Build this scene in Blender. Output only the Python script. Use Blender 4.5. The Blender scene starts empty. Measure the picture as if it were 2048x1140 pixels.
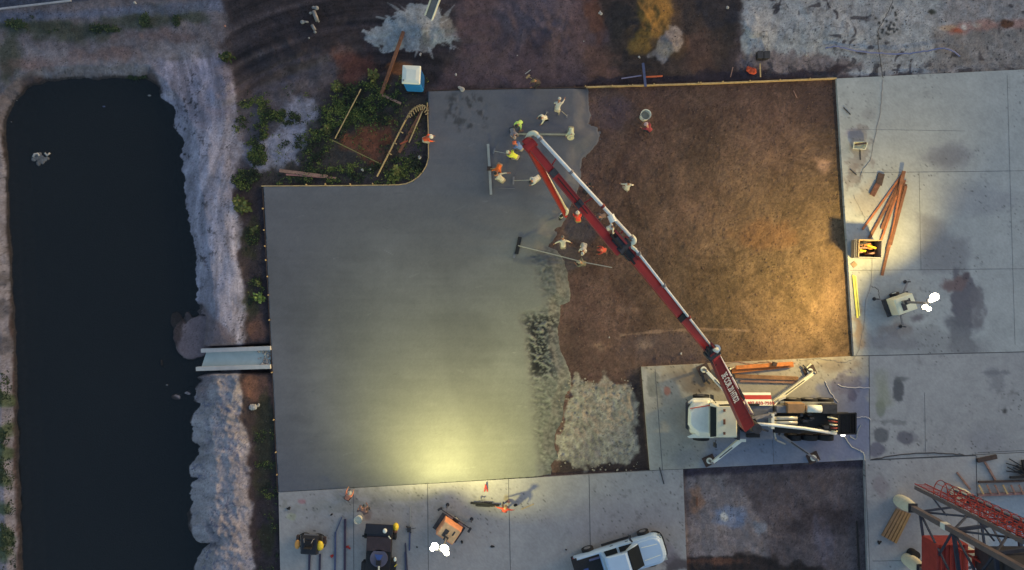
import bpy, bmesh, math, random
import numpy as np
from mathutils import Vector, Matrix
random.seed(7)
R = math.radians
scn = bpy.context.scene
COL = scn.collection
# ------------------------------------------------------------------ camera, sky, sun, exposure
H = 50.0          # height of the camera over the slab
S = 31.0          # photo pixels per metre on the slab (z = 0)
cd = bpy.data.cameras.new('camera'); cam = bpy.data.objects.new('camera', cd); COL.objects.link(cam)
cam.location = (0, 0, H); cam.rotation_euler = (0, 0, 0)
cd.sensor_width = 36; cd.lens = 36*H/(2048/S); cd.clip_start = 1; cd.clip_end = 1000
scn.camera = cam
w = bpy.data.worlds.new("World"); scn.world = w; w.use_nodes = True
nt = w.node_tree; bg = nt.nodes['Background']
sky = nt.nodes.new('ShaderNodeTexSky'); sky.sky_type = 'NISHITA'; sky.sun_disc = False
sky.sun_elevation = R(9); sky.sun_rotation = R(60); sky.dust_density = 3.0; sky.ozone_density = 2.0; sky.air_density = 1.3
nt.links.new(sky.outputs[0], bg.inputs[0]); bg.inputs[1].default_value = 0.12
sd_ = bpy.data.lights.new('sun', 'SUN'); sd_.energy = 0.03; sd_.angle = R(25); sd_.color = (1, .86, .74)
sun = bpy.data.objects.new('sun', sd_); COL.objects.link(sun); sun.rotation_euler = (R(70), 0, R(-60))
sun['label'] = 'low sun'; 
scn.view_settings.view_transform = 'Standard'; scn.view_settings.look = 'None'
scn.view_settings.gamma = 1; scn.view_settings.use_curve_mapping = False
scn.view_settings.exposure = 1.29
KA = np.array([0.50, 0.54, 0.60])      # what a white surface renders as under the dusk sky alone

# ------------------------------------------------------------------ helpers
def lin(c):
    c = np.asarray(c, float)/255.0
    return np.where(c <= 0.04045, c/12.92, ((c+0.055)/1.055)**2.4)
def C(r, g, b, mx=0.85):
    return tuple(np.clip(lin((r, g, b))/KA, 0.002, mx))
def P(px, py, z=0.0):
    k = (H-z)/H/S
    return Vector(((px-1024)*k, (570-py)*k, z))
def PX(px, py, z=0.0):
    return P(px, py, z)
def tag(o, label=None, cat=None, group=None, kind=None):
    if label: o['label'] = label
    if cat: o['category'] = cat
    if group: o['group'] = group
    if kind: o['kind'] = kind
    return o
def thing(name, label, cat, loc=(0, 0, 0), rz=0, group=None):
    o = bpy.data.objects.new(name, None); COL.objects.link(o)
    o.empty_display_size = .3
    o.location = loc; o.rotation_euler = (0, 0, rz)
    return tag(o, label, cat, group)
_root = {}
def rloc(o):
    while o.parent: o = o.parent
    return o.location.copy()
def M(name, rgb, rough=.6, metal=0.0, var=.12, sc=3.0, bump=0.0, raw=False, dirt=None, emit=0, spec=None):
    m = bpy.data.materials.new(name); m.use_nodes = True
    n = m.node_tree.nodes; l = m.node_tree.links; b = n['Principled BSDF']
    c = rgb if raw else C(*rgb)
    b.inputs['Roughness'].default_value = rough; b.inputs['Metallic'].default_value = metal
    if spec is not None: b.inputs['Specular IOR Level'].default_value = spec
    tc = n.new('ShaderNodeTexCoord'); nz = n.new('ShaderNodeTexNoise')
    nz.inputs['Scale'].default_value = sc; nz.inputs['Detail'].default_value = 6; nz.inputs['Roughness'].default_value = .65
    l.new(tc.outputs['Object'], nz.inputs['Vector'])
    rp = n.new('ShaderNodeValToRGB'); l.new(nz.outputs['Fac'], rp.inputs['Fac'])
    lo = tuple(x*(1-var*1.6) for x in c); hi = tuple(min(.9, x*(1+var)) for x in c)
    rp.color_ramp.elements[0].position = .32; rp.color_ramp.elements[1].position = .66
    rp.color_ramp.elements[0].color = (*(dirt if dirt else lo), 1); rp.color_ramp.elements[1].color = (*hi, 1)
    l.new(rp.outputs[0], b.inputs['Base Color'])
    if bump:
        bp = n.new('ShaderNodeBump'); bp.inputs['Strength'].default_value = bump; bp.inputs['Distance'].default_value = .03
        l.new(nz.outputs['Fac'], bp.inputs['Height']); l.new(bp.outputs[0], b.inputs['Normal'])
    if emit:
        b.inputs['Emission Color'].default_value = (*rgb, 1); b.inputs['Emission Strength'].default_value = emit
    return m
class MB:
    def __init__(s): s.v = []; s.f = []; s.mi = []
    def add(s, vs, fs, mi=0):
        k = len(s.v); s.v += [tuple(v) for v in vs]; s.f += [tuple(i+k for i in f) for f in fs]; s.mi += [mi]*len(fs); return s
    def box(s, c, d, rz=0, mi=0, tp=1.0):
        x, y, z = d[0]/2, d[1]/2, d[2]/2; ca, sa = math.cos(rz), math.sin(rz); vs = []
        for zz in (-z, z):
            k = tp if zz > 0 else 1
            for a, b in ((-x, -y), (x, -y), (x, y), (-x, y)):
                a *= k; b *= k
                vs.append((c[0]+a*ca-b*sa, c[1]+a*sa+b*ca, c[2]+zz))
        return s.add(vs, [(3, 2, 1, 0), (4, 5, 6, 7), (0, 1, 5, 4), (1, 2, 6, 5), (2, 3, 7, 6), (3, 0, 4, 7)], mi)
    def bar(s, p, q, wd, ht, mi=0, w2=None, h2=None, up=(0, 0, 1)):
        p = Vector(p); q = Vector(q); d = (q-p).normalized(); u = Vector(up)
        if abs(d.dot(u)) > .99: u = Vector((0, 1, 0))
        sx = d.cross(u).normalized(); uz = sx.cross(d).normalized(); vs = []
        for pt, a, b in ((p, wd/2, ht/2), (q, (w2 or wd)/2, (h2 or ht)/2)):
            for i, j in ((-1, -1), (1, -1), (1, 1), (-1, 1)): vs.append(pt+sx*a*i+uz*b*j)
        return s.add(vs, [(0, 1, 2, 3), (7, 6, 5, 4), (4, 5, 1, 0), (5, 6, 2, 1), (6, 7, 3, 2), (7, 4, 0, 3)], mi)
    def tube(s, pts, r, n=8, mi=0, r2=None, cap=True):
        pts = [Vector(p) for p in pts]; m = len(pts); vs = []; fs = []; prev = None
        for i, p in enumerate(pts):
            d = (pts[min(i+1, m-1)]-pts[max(i-1, 0)]).normalized()
            u = Vector((0, 0, 1)) if abs(d.z) < .95 else Vector((0, 1, 0))
            if prev is not None and prev.cross(d).length > .1: u = prev
            a = d.cross(u).normalized(); b = a.cross(d).normalized(); prev = b
            rr = r if r2 is None else r+(r2-r)*i/(m-1)
            for k in range(n):
                t = 2*math.pi*k/n; vs.append(p+a*rr*math.cos(t)+b*rr*math.sin(t))
        for i in range(m-1):
            for k in range(n):
                fs.append((i*n+k, i*n+(k+1) % n, (i+1)*n+(k+1) % n, (i+1)*n+k))
        if cap: fs += [tuple(range(n-1, -1, -1)), tuple((m-1)*n+k for k in range(n))]
        return s.add(vs, fs, mi)
    def ell(s, c, r, nu=12, nv=7, mi=0, rz=0, z0=-1.0):
        if not hasattr(r, '__len__'): r = (r, r, r)
        vs = []; fs = []; ca, sa = math.cos(rz), math.sin(rz); a0 = math.asin(max(-1, z0))
        for j in range(nv+1):
            ph = a0+(math.pi/2-a0)*j/nv
            for i in range(nu):
                t = 2*math.pi*i/nu; x = r[0]*math.cos(ph)*math.cos(t); y = r[1]*math.cos(ph)*math.sin(t)
                vs.append((c[0]+x*ca-y*sa, c[1]+x*sa+y*ca, c[2]+r[2]*math.sin(ph)))
        for j in range(nv):
            for i in range(nu): fs.append((j*nu+i, j*nu+(i+1) % nu, (j+1)*nu+(i+1) % nu, (j+1)*nu+i))
        return s.add(vs, fs, mi)
    def disc(s, c, r, h, n=20, mi=0, r2=None):
        r2 = r if r2 is None else r2
        vs = [(c[0]+r*math.cos(2*math.pi*i/n), c[1]+r*math.sin(2*math.pi*i/n), c[2]) for i in range(n)]
        vs += [(c[0]+r2*math.cos(2*math.pi*i/n), c[1]+r2*math.sin(2*math.pi*i/n), c[2]+h) for i in range(n)]
        fs = [tuple(range(n-1, -1, -1)), tuple(range(n, 2*n))]+[(i, (i+1) % n, n+(i+1) % n, n+i) for i in range(n)]
        return s.add(vs, fs, mi)
    def prism(s, poly, z0, z1, mi=0, shrink=0.0):
        n = len(poly); cx = sum(p[0] for p in poly)/n; cy = sum(p[1] for p in poly)/n
        vs = [(p[0], p[1], z0) for p in poly]+[(p[0]+(cx-p[0])*shrink, p[1]+(cy-p[1])*shrink, z1) for p in poly]
        ar = sum(poly[i][0]*poly[(i+1) % n][1]-poly[(i+1) % n][0]*poly[i][1] for i in range(n))
        fs = [tuple(range(n-1, -1, -1)), tuple(range(n, 2*n))]+[(i, (i+1) % n, n+(i+1) % n, n+i) for i in range(n)]
        if ar < 0: fs = [f[::-1] for f in fs]
        return s.add(vs, fs, mi)
    def loft(s, rings, mi=0):
        n = len(rings[0]); vs = [v for r in rings for v in r]; fs = []
        for i in range(len(rings)-1):
            for k in range(n): fs.append((i*n+k, i*n+(k+1) % n, (i+1)*n+(k+1) % n, (i+1)*n+k))
        fs += [tuple(range(n-1, -1, -1)), tuple((len(rings)-1)*n+k for k in range(n))]
        return s.add(vs, fs, mi)
    def build(s, name, mats, parent=None, smooth=False, bevel=0, local=False, label=None):
        me = bpy.data.meshes.new(name); o = bpy.data.objects.new(name, me)
        off = Vector((0, 0, 0))
        if parent is not None and not local: off = rloc(parent)
        me.from_pydata([(v[0]-off.x, v[1]-off.y, v[2]-off.z) for v in s.v], [], s.f)
        if not isinstance(mats, (list, tuple)): mats = [mats]
        for m in mats: me.materials.append(m)
        me.polygons.foreach_set('material_index', s.mi)
        if smooth: me.polygons.foreach_set('use_smooth', [True]*len(s.f))
        COL.objects.link(o)
        if parent is not None: o.parent = parent
        if bevel:
            b = o.modifiers.new('bevel', 'BEVEL'); b.width = bevel; b.segments = 2; b.limit_method = 'ANGLE'
        if label: o['label'] = label
        me.update()
        return o
def solo(mb, name, mats, label, cat, group=None, kind=None, origin=None, **k):
    """one-mesh thing with its origin at its base"""
    if origin is None:
        zs = min(v[2] for v in mb.v); n = len(mb.v)
        origin = (sum(v[0] for v in mb.v)/n, sum(v[1] for v in mb.v)/n, zs)
    mb.v = [(v[0]-origin[0], v[1]-origin[1], v[2]-origin[2]) for v in mb.v]
    o = mb.build(name, mats, **k); o.location = origin
    return tag(o, label, cat, group, kind)

# ------------------------------------------------------------------ numpy noise and shapes (photo pixel space u,v on the slab plane)
def _h(ix, iy, seed):
    n = (ix.astype(np.int64)*374761393+iy.astype(np.int64)*668265263+seed*974634533) & 0xffffffff
    n = ((n ^ (n >> 13))*1274126177) & 0xffffffff
    n = n ^ (n >> 16)
    return (n & 0xffffff)/float(0xffffff)
def vn(x, y, seed=0):
    xi = np.floor(x); yi = np.floor(y); fx = x-xi; fy = y-yi
    fx = fx*fx*(3-2*fx); fy = fy*fy*(3-2*fy)
    a = _h(xi, yi, seed); b = _h(xi+1, yi, seed); c = _h(xi, yi+1, seed); d = _h(xi+1, yi+1, seed)
    return (a*(1-fx)+b*fx)*(1-fy)+(c*(1-fx)+d*fx)*fy
def fbm(x, y, o=4, seed=0, g=.5):
    t = 0; a = 1; s = 0
    for i in range(o):
        k = .6*i
        xr = x*math.cos(k)-y*math.sin(k); yr = x*math.sin(k)+y*math.cos(k)
        t = t+a*vn(xr*2**i+17.3*i, yr*2**i-9.1*i, seed+i*13); s += a; a *= g
    return t/s*2-1
def ss(a, b, x):
    t = np.clip((x-a)/(b-a), 0, 1); return t*t*(3-2*t)
def sdp(u, v, pts):
    """signed distance to a polygon, positive inside"""
    n = len(pts); d = np.full(u.shape, 1e9); ins = np.zeros(u.shape, bool)
    for i in range(n):
        ax, ay = pts[i]; bx, by = pts[(i+1) % n]; ex = bx-ax; ey = by-ay
        wx = u-ax; wy = v-ay; t = np.clip((wx*ex+wy*ey)/(ex*ex+ey*ey+1e-9), 0, 1)
        d = np.minimum(d, (wx-ex*t)**2+(wy-ey*t)**2)
        c = ((ay > v) != (by > v)) & (u < (bx-ax)*(v-ay)/((by-ay) if by != ay else 1e-9)+ax)
        ins ^= c
    d = np.sqrt(d); return np.where(ins, d, -d)
def sde(u, v, cx, cy, rx, ry, rot=0):
    c, s = math.cos(R(rot)), math.sin(R(rot)); a = (u-cx)*c+(v-cy)*s; b = -(u-cx)*s+(v-cy)*c
    r = np.sqrt((a/rx)**2+(b/ry)**2); return (1-r)*min(rx, ry)
def sdl(u, v, pts):
    d = np.full(u.shape, 1e9)
    for (ax, ay), (bx, by) in zip(pts, pts[1:]):
        ex = bx-ax; ey = by-ay; wx = u-ax; wy = v-ay; t = np.clip((wx*ex+wy*ey)/(ex*ex+ey*ey+1e-9), 0, 1)
        d = np.minimum(d, (wx-ex*t)**2+(wy-ey*t)**2)
    return np.sqrt(d)
def paint(col, u, v, geo, rgb, edge=3, na=6, ns=1.0, op=1.0, seed=1):
    """lay a patch of another material (sand, clay, stain) over the colour array"""
    if isinstance(geo, tuple): x0, x1, y0, y1 = geo[0]-max(geo[2], geo[3]), geo[0]+max(geo[2], geo[3]), geo[1]-max(geo[2], geo[3]), geo[1]+max(geo[2], geo[3])
    else:
        a = np.array(geo); x0, x1, y0, y1 = a[:, 0].min(), a[:, 0].max(), a[:, 1].min(), a[:, 1].max()
    mg = edge+na*1.5+4
    i = np.nonzero((u > x0-mg) & (u < x1+mg) & (v > y0-mg) & (v < y1+mg))[0]
    if not len(i): return
    uu = u[i]; vv = v[i]
    sd = sde(uu, vv, *geo) if isinstance(geo, tuple) else sdp(uu, vv, geo)
    n = fbm(uu/S*ns, vv/S*ns, 5, seed) if na else 0
    k = (ss(-edge, edge, sd+na*n)*op)[:, None]
    col[i] = col[i]*(1-k)+np.array(rgb, float)*k
def setcol(me, name, col):
    """display colours -> albedo, stored per vertex"""
    a = np.clip(lin(col)/KA, .003, .85); buf = np.ones((len(a), 4), np.float32); buf[:, :3] = a
    at = me.color_attributes.new(name, 'FLOAT_COLOR', 'POINT'); at.data.foreach_set('color', buf.ravel())
def gridmesh(name, X, Y, Z, keep=None):
    ny, nx = X.shape; me = bpy.data.meshes.new(name)
    idx = np.arange(nx*ny).reshape(ny, nx)
    q = np.stack([idx[:-1, :-1], idx[:-1, 1:], idx[1:, 1:], idx[1:, :-1]], -1).reshape(-1, 4)
    pos = np.stack([X.ravel(), Y.ravel(), Z.ravel()], 1)
    sel = None
    if keep is not None:
        kf = keep.ravel()[q].any(1); q = q[kf]; used = np.unique(q); rm = np.zeros(nx*ny, int); rm[used] = np.arange(len(used))
        q = rm[q]; pos = pos[used]; sel = used
    me.vertices.add(len(pos)); me.vertices.foreach_set('co', pos.astype(np.float32).ravel())
    me.loops.add(len(q)*4); me.loops.foreach_set('vertex_index', q.astype(np.int32).ravel())
    me.polygons.add(len(q)); me.polygons.foreach_set('loop_start', np.arange(0, len(q)*4, 4, dtype=np.int32))
    me.polygons.foreach_set('loop_total', np.full(len(q), 4, np.int32))
    me.update(calc_edges=True); me.polygons.foreach_set('use_smooth', [True]*len(q))
    return me, sel
def groundmat(name, rough=.9, bump=.5, s1=6, s2=30, amt=.25, spec=.3, bd=.05):
    m = bpy.data.materials.new(name); m.use_nodes = True
    n = m.node_tree.nodes; l = m.node_tree.links; b = n['Principled BSDF']
    b.inputs['Roughness'].default_value = rough; b.inputs['Specular IOR Level'].default_value = spec
    at = n.new('ShaderNodeAttribute'); at.attribute_name = 'Col'
    tc = n.new('ShaderNodeTexCoord')
    z1 = n.new('ShaderNodeTexNoise'); z1.inputs['Scale'].default_value = s1; z1.inputs['Detail'].default_value = 8; z1.inputs['Roughness'].default_value = .7
    z2 = n.new('ShaderNodeTexNoise'); z2.inputs['Scale'].default_value = s2; z2.inputs['Detail'].default_value = 3
    l.new(tc.outputs['Object'], z1.inputs['Vector']); l.new(tc.outputs['Object'], z2.inputs['Vector'])
    mr = n.new('ShaderNodeMapRange'); mr.inputs[1].default_value = .3; mr.inputs[2].default_value = .7
    mr.inputs[3].default_value = 1-amt; mr.inputs[4].default_value = 1+amt
    l.new(z1.outputs['Fac'], mr.inputs[0])
    mx = n.new('ShaderNodeVectorMath'); mx.operation = 'SCALE'
    l.new(at.outputs['Color'], mx.inputs[0]); l.new(mr.outputs[0], mx.inputs['Scale']); l.new(mx.outputs[0], b.inputs['Base Color'])
    ad = n.new('ShaderNodeMath'); ad.operation = 'MULTIPLY_ADD'; ad.inputs[1].default_value = .35
    l.new(z2.outputs['Fac'], ad.inputs[0]); l.new(z1.outputs['Fac'], ad.inputs[2])
    bp = n.new('ShaderNodeBump'); bp.inputs['Strength'].default_value = bump; bp.inputs['Distance'].default_value = bd
    l.new(ad.outputs[0], bp.inputs['Height']); l.new(bp.outputs[0], b.inputs['Normal'])
    return m
# ------------------------------------------------------------------ the ground
POND = [(8, 240), (20, 205), (48, 176), (90, 160), (180, 157), (290, 154), (322, 178), (349, 215), (365, 250), (377, 300), (381, 360), (387, 420), (397, 500), (405, 570), (409, 640), (401, 700), (401.7, 733.2), (407.9, 755.9), (398.1, 780.8), (411.0, 805.6), (404.9, 814.7), (398.3, 829.3), (398.1, 845.3), (402.9, 869.1), (411.1, 887.7), (405.1, 892.3), (398.9, 916.5), (402.1, 952.3), (397.8, 957.0), (397.4, 987.1), (398.1, 996.1), (392.1, 1015.1), (396.8, 1044.4), (403.6, 1051.6), (416.2, 1072.9), (426.4, 1086.2), (416.4, 1091.0), (410.4, 1105.2), (406.5, 1122.7), (407.8, 1154.5), (417, 1300), (44, 1300), (34, 1000), (28, 760), (20, 560), (12, 420)]
PIT = [(1150, 172), (1672, 157), (1708, 712), (1283, 735), (1298, 940), (1090, 952), (1040, 700), (1090, 480)]
FRESH_BOX = [(857, 182), (1172, 175), (1190, 500), (1150, 700), (1110, 952), (557, 985), (527, 372), (857, 360)]
BOX = [(1366, 938), (1727, 921), (1742, 1300), (1382, 1300)]
SLABS = [('concrete_slab', [(1673, 157), (2600, 112), (2600, 690), (1708, 712)]),
         ('concrete_slab', [(1283, 734), (1738, 711), (1740, 919), (1300, 941)]),
         ('concrete_slab', [(1738, 711), (2600, 690), (2600, 878), (1740, 919)]),
         ('concrete_slab', [(1729, 920), (1952, 910), (1966, 1400), (1743, 1400)]),
         ('concrete_slab', [(1952, 910), (2600, 879), (2600, 1400), (1966, 1400)]),
         ('concrete_slab', [(557, 985), (1366, 938), (1384, 1400), (566, 1400)])]
WL = -0.85                                          # pond water level
def axis(a, b, st, far):
    x = list(np.arange(a, b, st)); d = st; p = x[0]; q = x[-1]; lo = []; hi = []
    while q < far: d *= 1.25; q += d; p -= d; hi.append(q); lo.append(p)
    return np.array(lo[::-1]+x+hi)
gx = axis(-36.5, 36.5, .066, 170); gy = axis(-21.5, 21.5, .066, 170)
GX, GY = np.meshgrid(gx, gy); gx_ = GX.ravel(); gy_ = GY.ravel()
def crop(fn, u, v, pts, mg):
    a = np.array(pts, float); i = (u > a[:, 0].min()-mg) & (u < a[:, 0].max()+mg) & (v > a[:, 1].min()-mg) & (v < a[:, 1].max()+mg)
    r = np.full(u.shape, -1e3); r[i] = fn(u[i], v[i], pts); return r
CLOD = lambda x, y, s, sd: 1-np.abs(fbm(x*s, y*s, 4, sd))*2.2
def height(u, v):
    x = u/S; y = v/S
    z = -.16+.10*fbm(x*.25, y*.25, 4, 3)+.05*fbm(x*1.3, y*1.3, 4, 4)
    # sand banks beside the pond
    d = sdl(u, v, [(440, 170), (430, 330), (440, 500), (452, 660)]); z += .30*ss(70, 10, d)*(1+.3*fbm(x*.9, y*.4, 3, 8))
    d = sdl(u, v, [(452, 760), (448, 900), (450, 1060), (460, 1300)]); lob = .5+.9*fbm(x*.25, y*.55, 3, 9)
    z += ss(72, 12, d)*(.30+.24*lob+.16*(1-np.abs(fbm(x*.9, y*.9, 4, 5, .6))*2.4)+.07*fbm(x*4, y*4, 3, 6, .6))
    # soil heaps along the top
    for cx, cy, rx, ry, hh in ((1290, 40, 80, 80, .9), (1345, 90, 38, 34, .5), (1090, 60, 120, 90, .35), (840, 55, 95, 45, .35), (1700, 60, 260, 60, .15), (600, 100, 160, 60, .25), (1500, 60, 60, 60, .35)):
        e = np.clip(1-np.sqrt(((u-cx)/rx)**2+((v-cy)/ry)**2), 0, 1); z += hh*e*e*(3-2*e)*(1+.5*fbm(x*1.4, y*1.4, 4, int(cx)))
    # wheel ruts
    r = sdl(u, v, [(440, 190), (560, 130), (700, 80), (980, 60)]); z += .05*np.sin(r/6)*ss(85, 20, r)
    zp = -.28+.012*fbm(x*.5, y*.5, 3, 21)+.034*fbm(x*1.6, y*2.0, 4, 22, .6)+.018*fbm(x*7, y*7, 3, 23, .7)+.012*(1-np.abs(fbm(x*1.9, y*1.6, 3, 76))*2.2)
    k = ss(-3, 3, crop(sdp, u, v, PIT, 10)); z = z*(1-k)+zp*k
    k = ss(-4, 2, crop(sdp, u, v, BOX, 10)); z = z*(1-k)+(-.30+.07*fbm(x*.8, y*.8, 5, 31)+.03*fbm(x*4, y*2, 3, 32))*k
    g = [(1150, 762), (1180, 758), (1215, 762), (1262, 768), (1272, 800), (1275, 900), (1262, 930), (1160, 938), (1122, 915), (1112, 885), (1130, 840), (1140, 790)]
    sd = crop(sdp, u, v, g, 40)+14*fbm(x*1.2, y*1.2, 3, 33); k = ss(-5, 12, sd); z += k*(.07+.15*fbm(x*2.4, y*2.4, 5, 34, .68))
    for _, q in SLABS:
        k = ss(1, 4, crop(sdp, u, v, q, 6)); z = z*(1-k)+(-.4)*k
    k = ss(10, 16, crop(sdp, u, v, FRESH_BOX, 6)); z = z*(1-k)+(-.4)*k*(crop(sdp, u, v, PIT, 6) < -2)+z*k*(crop(sdp, u, v, PIT, 6) >= -2)
    # pond
    sd = sdp(u, v, POND)+7*fbm(x*1.1, y*1.1, 5, 41, .6)
    bank = np.where(u < 300, 26, 18); t = np.clip((sd+bank)/bank, 0, 1)
    z = z*(1-t)+(WL+.02)*t+np.where(t >= 1, -np.clip(sd*.045, 0, 1.5), 0)*1.0
    z = z+.03*np.sin(sd/2.3)*ss(-24, -8, sd)*ss(6, 0, sd)
    k = ss(0, 6, crop(sdp, u, v, [(385, 690), (545, 685), (545, 748), (385, 752)], 12)); z = z*(1-k)+np.minimum(z, -.62-.45*np.clip((545-u)/150, 0, 1))*k
    # the silt fan below the flume
    for cx, cy, rx, ry, hh in ((398, 672, 40, 52, .16), (372, 640, 22, 26, .05), (343, 722, 11, 30, .06), (372, 788, 22, 12, .09)):
        e = ss(-4, 9, sde(u, v, cx, cy, rx, ry)+4*fbm(x*1.5, y*1.5, 3, 44)); z = np.maximum(z, (WL+hh)*e+(-5)*(1-e))
    return z
gz = height(gx_*S+1024, 570-gy_*S)
for _ in range(2):
    kk = S*H/(H-gz); gu = gx_*kk+1024; gv = 570-gy_*kk
    if _ == 0: gz = height(gu, gv)
u, v = gu, gv; x = u/S; y = v/S
n1 = fbm(x*.35, y*.35, 5, 51); n2 = fbm(x*1.5, y*1.5, 5, 52); n3 = fbm(x*5, y*5, 4, 53)
col = np.array([[50, 45, 50.]])+n1[:, None]*[[18, 14, 14]]+n2[:, None]*[[14, 12, 12]]
# top-left waste ground
paint(col, u, v, [(-900, -600), (470, -600), (452, 40), (440, 150), (330, 165), (300, 140), (60, 150), (0, 260), (-900, 300)], (78, 77, 88), 12, 30, .5, .95, 2)
paint(col, u, v, [(60, 95), (250, 105), (340, 90), (450, 95), (450, 180), (360, 200), (320, 150), (100, 152), (20, 160)], (92, 92, 104), 14, 26, .7, .8, 3)
for (cx, cy, rx, ry) in ((150, 62, 90, 18), (60, 50, 50, 14), (320, 32, 40, 22), (245, 40, 40, 14), (395, 28, 30, 16), (15, 120, 26, 60)):
    paint(col, u, v, (cx, cy, rx, ry), (44, 50, 46), 10, 18, 1.2, .75, int(cx)+4)
for (cx, cy, rx, ry) in ((200, 110, 60, 14), (60, 130, 40, 14), (300, 70, 70, 12)):
    paint(col, u, v, (cx, cy, rx, ry), (84, 68, 70), 10, 16, 1.5, .5, int(cx)+4)
paint(col, u, v, [(-900, 28), (0, 17), (140, 4), (300, -12), (800, -60), (800, -200), (-900, -200)], (47, 54, 72), 3, 3, .5, 1, 5)
paint(col, u, v, [(-900, 40), (0, 26), (150, 20), (430, 0), (700, -20), (640, 12), (420, 22), (200, 34), (0, 46), (-900, 60)], (72, 80, 104), 6, 10, .8, .7, 6)
# left of the pond
paint(col, u, v, [(-900, 240), (0, 250), (14, 420), (24, 760), (30, 1000), (40, 1300), (-900, 1400)], (88, 90, 106), 3, 8, .8, 1, 7)
for cy in (560, 620, 690, 800, 860, 905, 960, 1020, 1075, 1110): paint(col, u, v, (6, cy, 20, 16), (45, 58, 44) if cy > 750 else (60, 62, 74), 6, 14, 1.5, .8, cy)
# pale sand banks
paint(col, u, v, [(300, 120), (380, 128), (440, 110), (470, 140), (476, 200), (490, 260), (482, 330), (470, 400), (486, 450), (480, 520), (500, 580), (496, 640), (480, 690), (430, 710), (380, 690),
                  (376, 600), (366, 480), (355, 350), (330, 220)], (112, 112, 131), 7, 22, .9, 1, 8)
paint(col, u, v, [(300, 120), (380, 128), (440, 110), (470, 140), (470, 230), (400, 250), (340, 230)], (92, 90, 108), 14, 20, .9, .6, 9)
paint(col, u, v, [(400, 742), (480, 738), (486, 780), (482, 830), (500, 850), (495, 900), (505, 960), (500, 1000), (512, 1060), (508, 1140), (512, 1300), (380, 1300), (388, 1060), (376, 1000), (384, 900), (386, 800)], (111, 110, 121), 5, 18, 1.0, 1, 10)
# ribs and cracks in the banks, crevice shade painted dark blue
i = np.nonzero((u > 330) & (u < 520) & (v > 110) & (v < 1300))[0]
if len(i):
    uu, vv = u[i], v[i]; br = col[i].mean(1); m = ss(80, 100, br)
    st = fbm((vv+uu*.3)/S*.45, (uu-vv*.22*ss(420, 200, vv))/S*2.6, 5, 60, .6); st2 = 1-np.abs(fbm(uu/S*1.4, vv/S*1.4, 5, 61))*2.5
    lower = ss(720, 760, vv); k = (.34*st*(1-lower)+lower*(-.22*ss(.75, 1, st2)*ss(-.2, .3, fbm(uu/S*.5, vv/S*.5, 2, 59))+.20*fbm(uu/S*1.1, vv/S*2.4, 5, 58)))*m
    col[i] = col[i]*(1+k)[:, None]
    k = np.clip(ss(.84, .99, st2)*ss(-.25, .2, fbm(uu/S*.4, vv/S*.8, 2, 64))+.5*ss(.2, .5, fbm(uu/S*2.2, vv/S*3, 4, 57, .65))*ss(420, 470, uu), 0, 1)*lower*m*.6; col[i] = col[i]*(1-k)[:, None]+np.array([62, 68, 98])*k[:, None]
    sp = ss(.18, .45, fbm(uu/S*4.2, vv/S*4.2, 4, 62, .65))*ss(-.2, .3, fbm(uu/S*.5, vv/S*.5, 2, 63))*m*(1-lower)*.5; col[i] = col[i]*(1-sp)[:, None]
# silt fan, wet
paint(col, u, v, [(372, 612), (405, 606), (425, 640), (470, 675), (480, 692), (430, 700), (402, 735), (368, 730), (352, 700), (362, 660)], (84, 78, 88), 5, 8, 1, 1, 11)
paint(col, u, v, (343, 722, 12, 32), (100, 97, 106), 4, 5, 1.5, 1, 12); paint(col, u, v, (372, 788, 24, 13), (108, 106, 118), 4, 6, 1.5, 1, 13)
paint(col, u, v, [(395, 735), (430, 742), (415, 800), (395, 800), (380, 765)], (88, 84, 94), 5, 10, 1, .8, 14)
# strip along the slab
paint(col, u, v, [(470, 330), (530, 366), (545, 700), (558, 985), (566, 1300), (512, 1300), (500, 1000), (500, 900), (492, 830), (486, 760), (500, 640), (478, 520), (494, 450), (474, 400)], (43, 39, 45), 6, 16, 1.1, 1, 15)
for a in ((515, 656, 20, 24), (512, 775, 26, 30), (545, 790, 10, 30)): paint(col, u, v, a, (84, 62, 58), 6, 12, 1.4, .85, int(a[1]))
for a in ((500, 600, 14, 40), (505, 470, 16, 30), (530, 900, 20, 90), (535, 1080, 14, 60)): paint(col, u, v, a, (42, 44, 36), 6, 20, 1.4, .7, int(a[1]))
# dark churned ground with tyre sweeps
paint(col, u, v, [(448, -60), (900, -60), (930, 60), (900, 150), (860, 182), (800, 150), (700, 90), (620, 110), (470, 180), (455, 110)], (41, 39, 46), 10, 24, .6, 1, 16)
i = np.nonzero((u > 440) & (u < 960) & (v > -60) & (v < 230))[0]
if len(i):
    uu, vv = u[i], v[i]; r = np.hypot(uu-760, (vv-620)*1.0); st = fbm(r/S*2.3, np.arctan2(vv-620, uu-760)*2.2, 5, 65)
    col[i] = col[i]+(st*24)[:, None]*np.array([1, .9, .95])*ss(440, 480, uu)[:, None]
paint(col, u, v, [(500, 190), (560, 150), (640, 110), (700, 110), (670, 150), (560, 200), (520, 240)], (74, 72, 84), 12, 22, 1.1, .6, 17)
paint(col, u, v, [(470, 200), (560, 180), (640, 200), (640, 240), (600, 330), (560, 350), (480, 340)], (70, 68, 78), 16, 30, .9, .8, 18)
paint(col, u, v, [(585, 190), (630, 195), (640, 235), (612, 300), (570, 340), (510, 345), (480, 290), (560, 260)], (108, 110, 130), 8, 26, 1.1, .9, 19)
paint(col, u, v, [(620, 240), (700, 150), (800, 160), (856, 190), (856, 330), (800, 368), (530, 368), (500, 350), (600, 330)], (48, 46, 47), 16, 34, 1.6, .9, 20)
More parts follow.
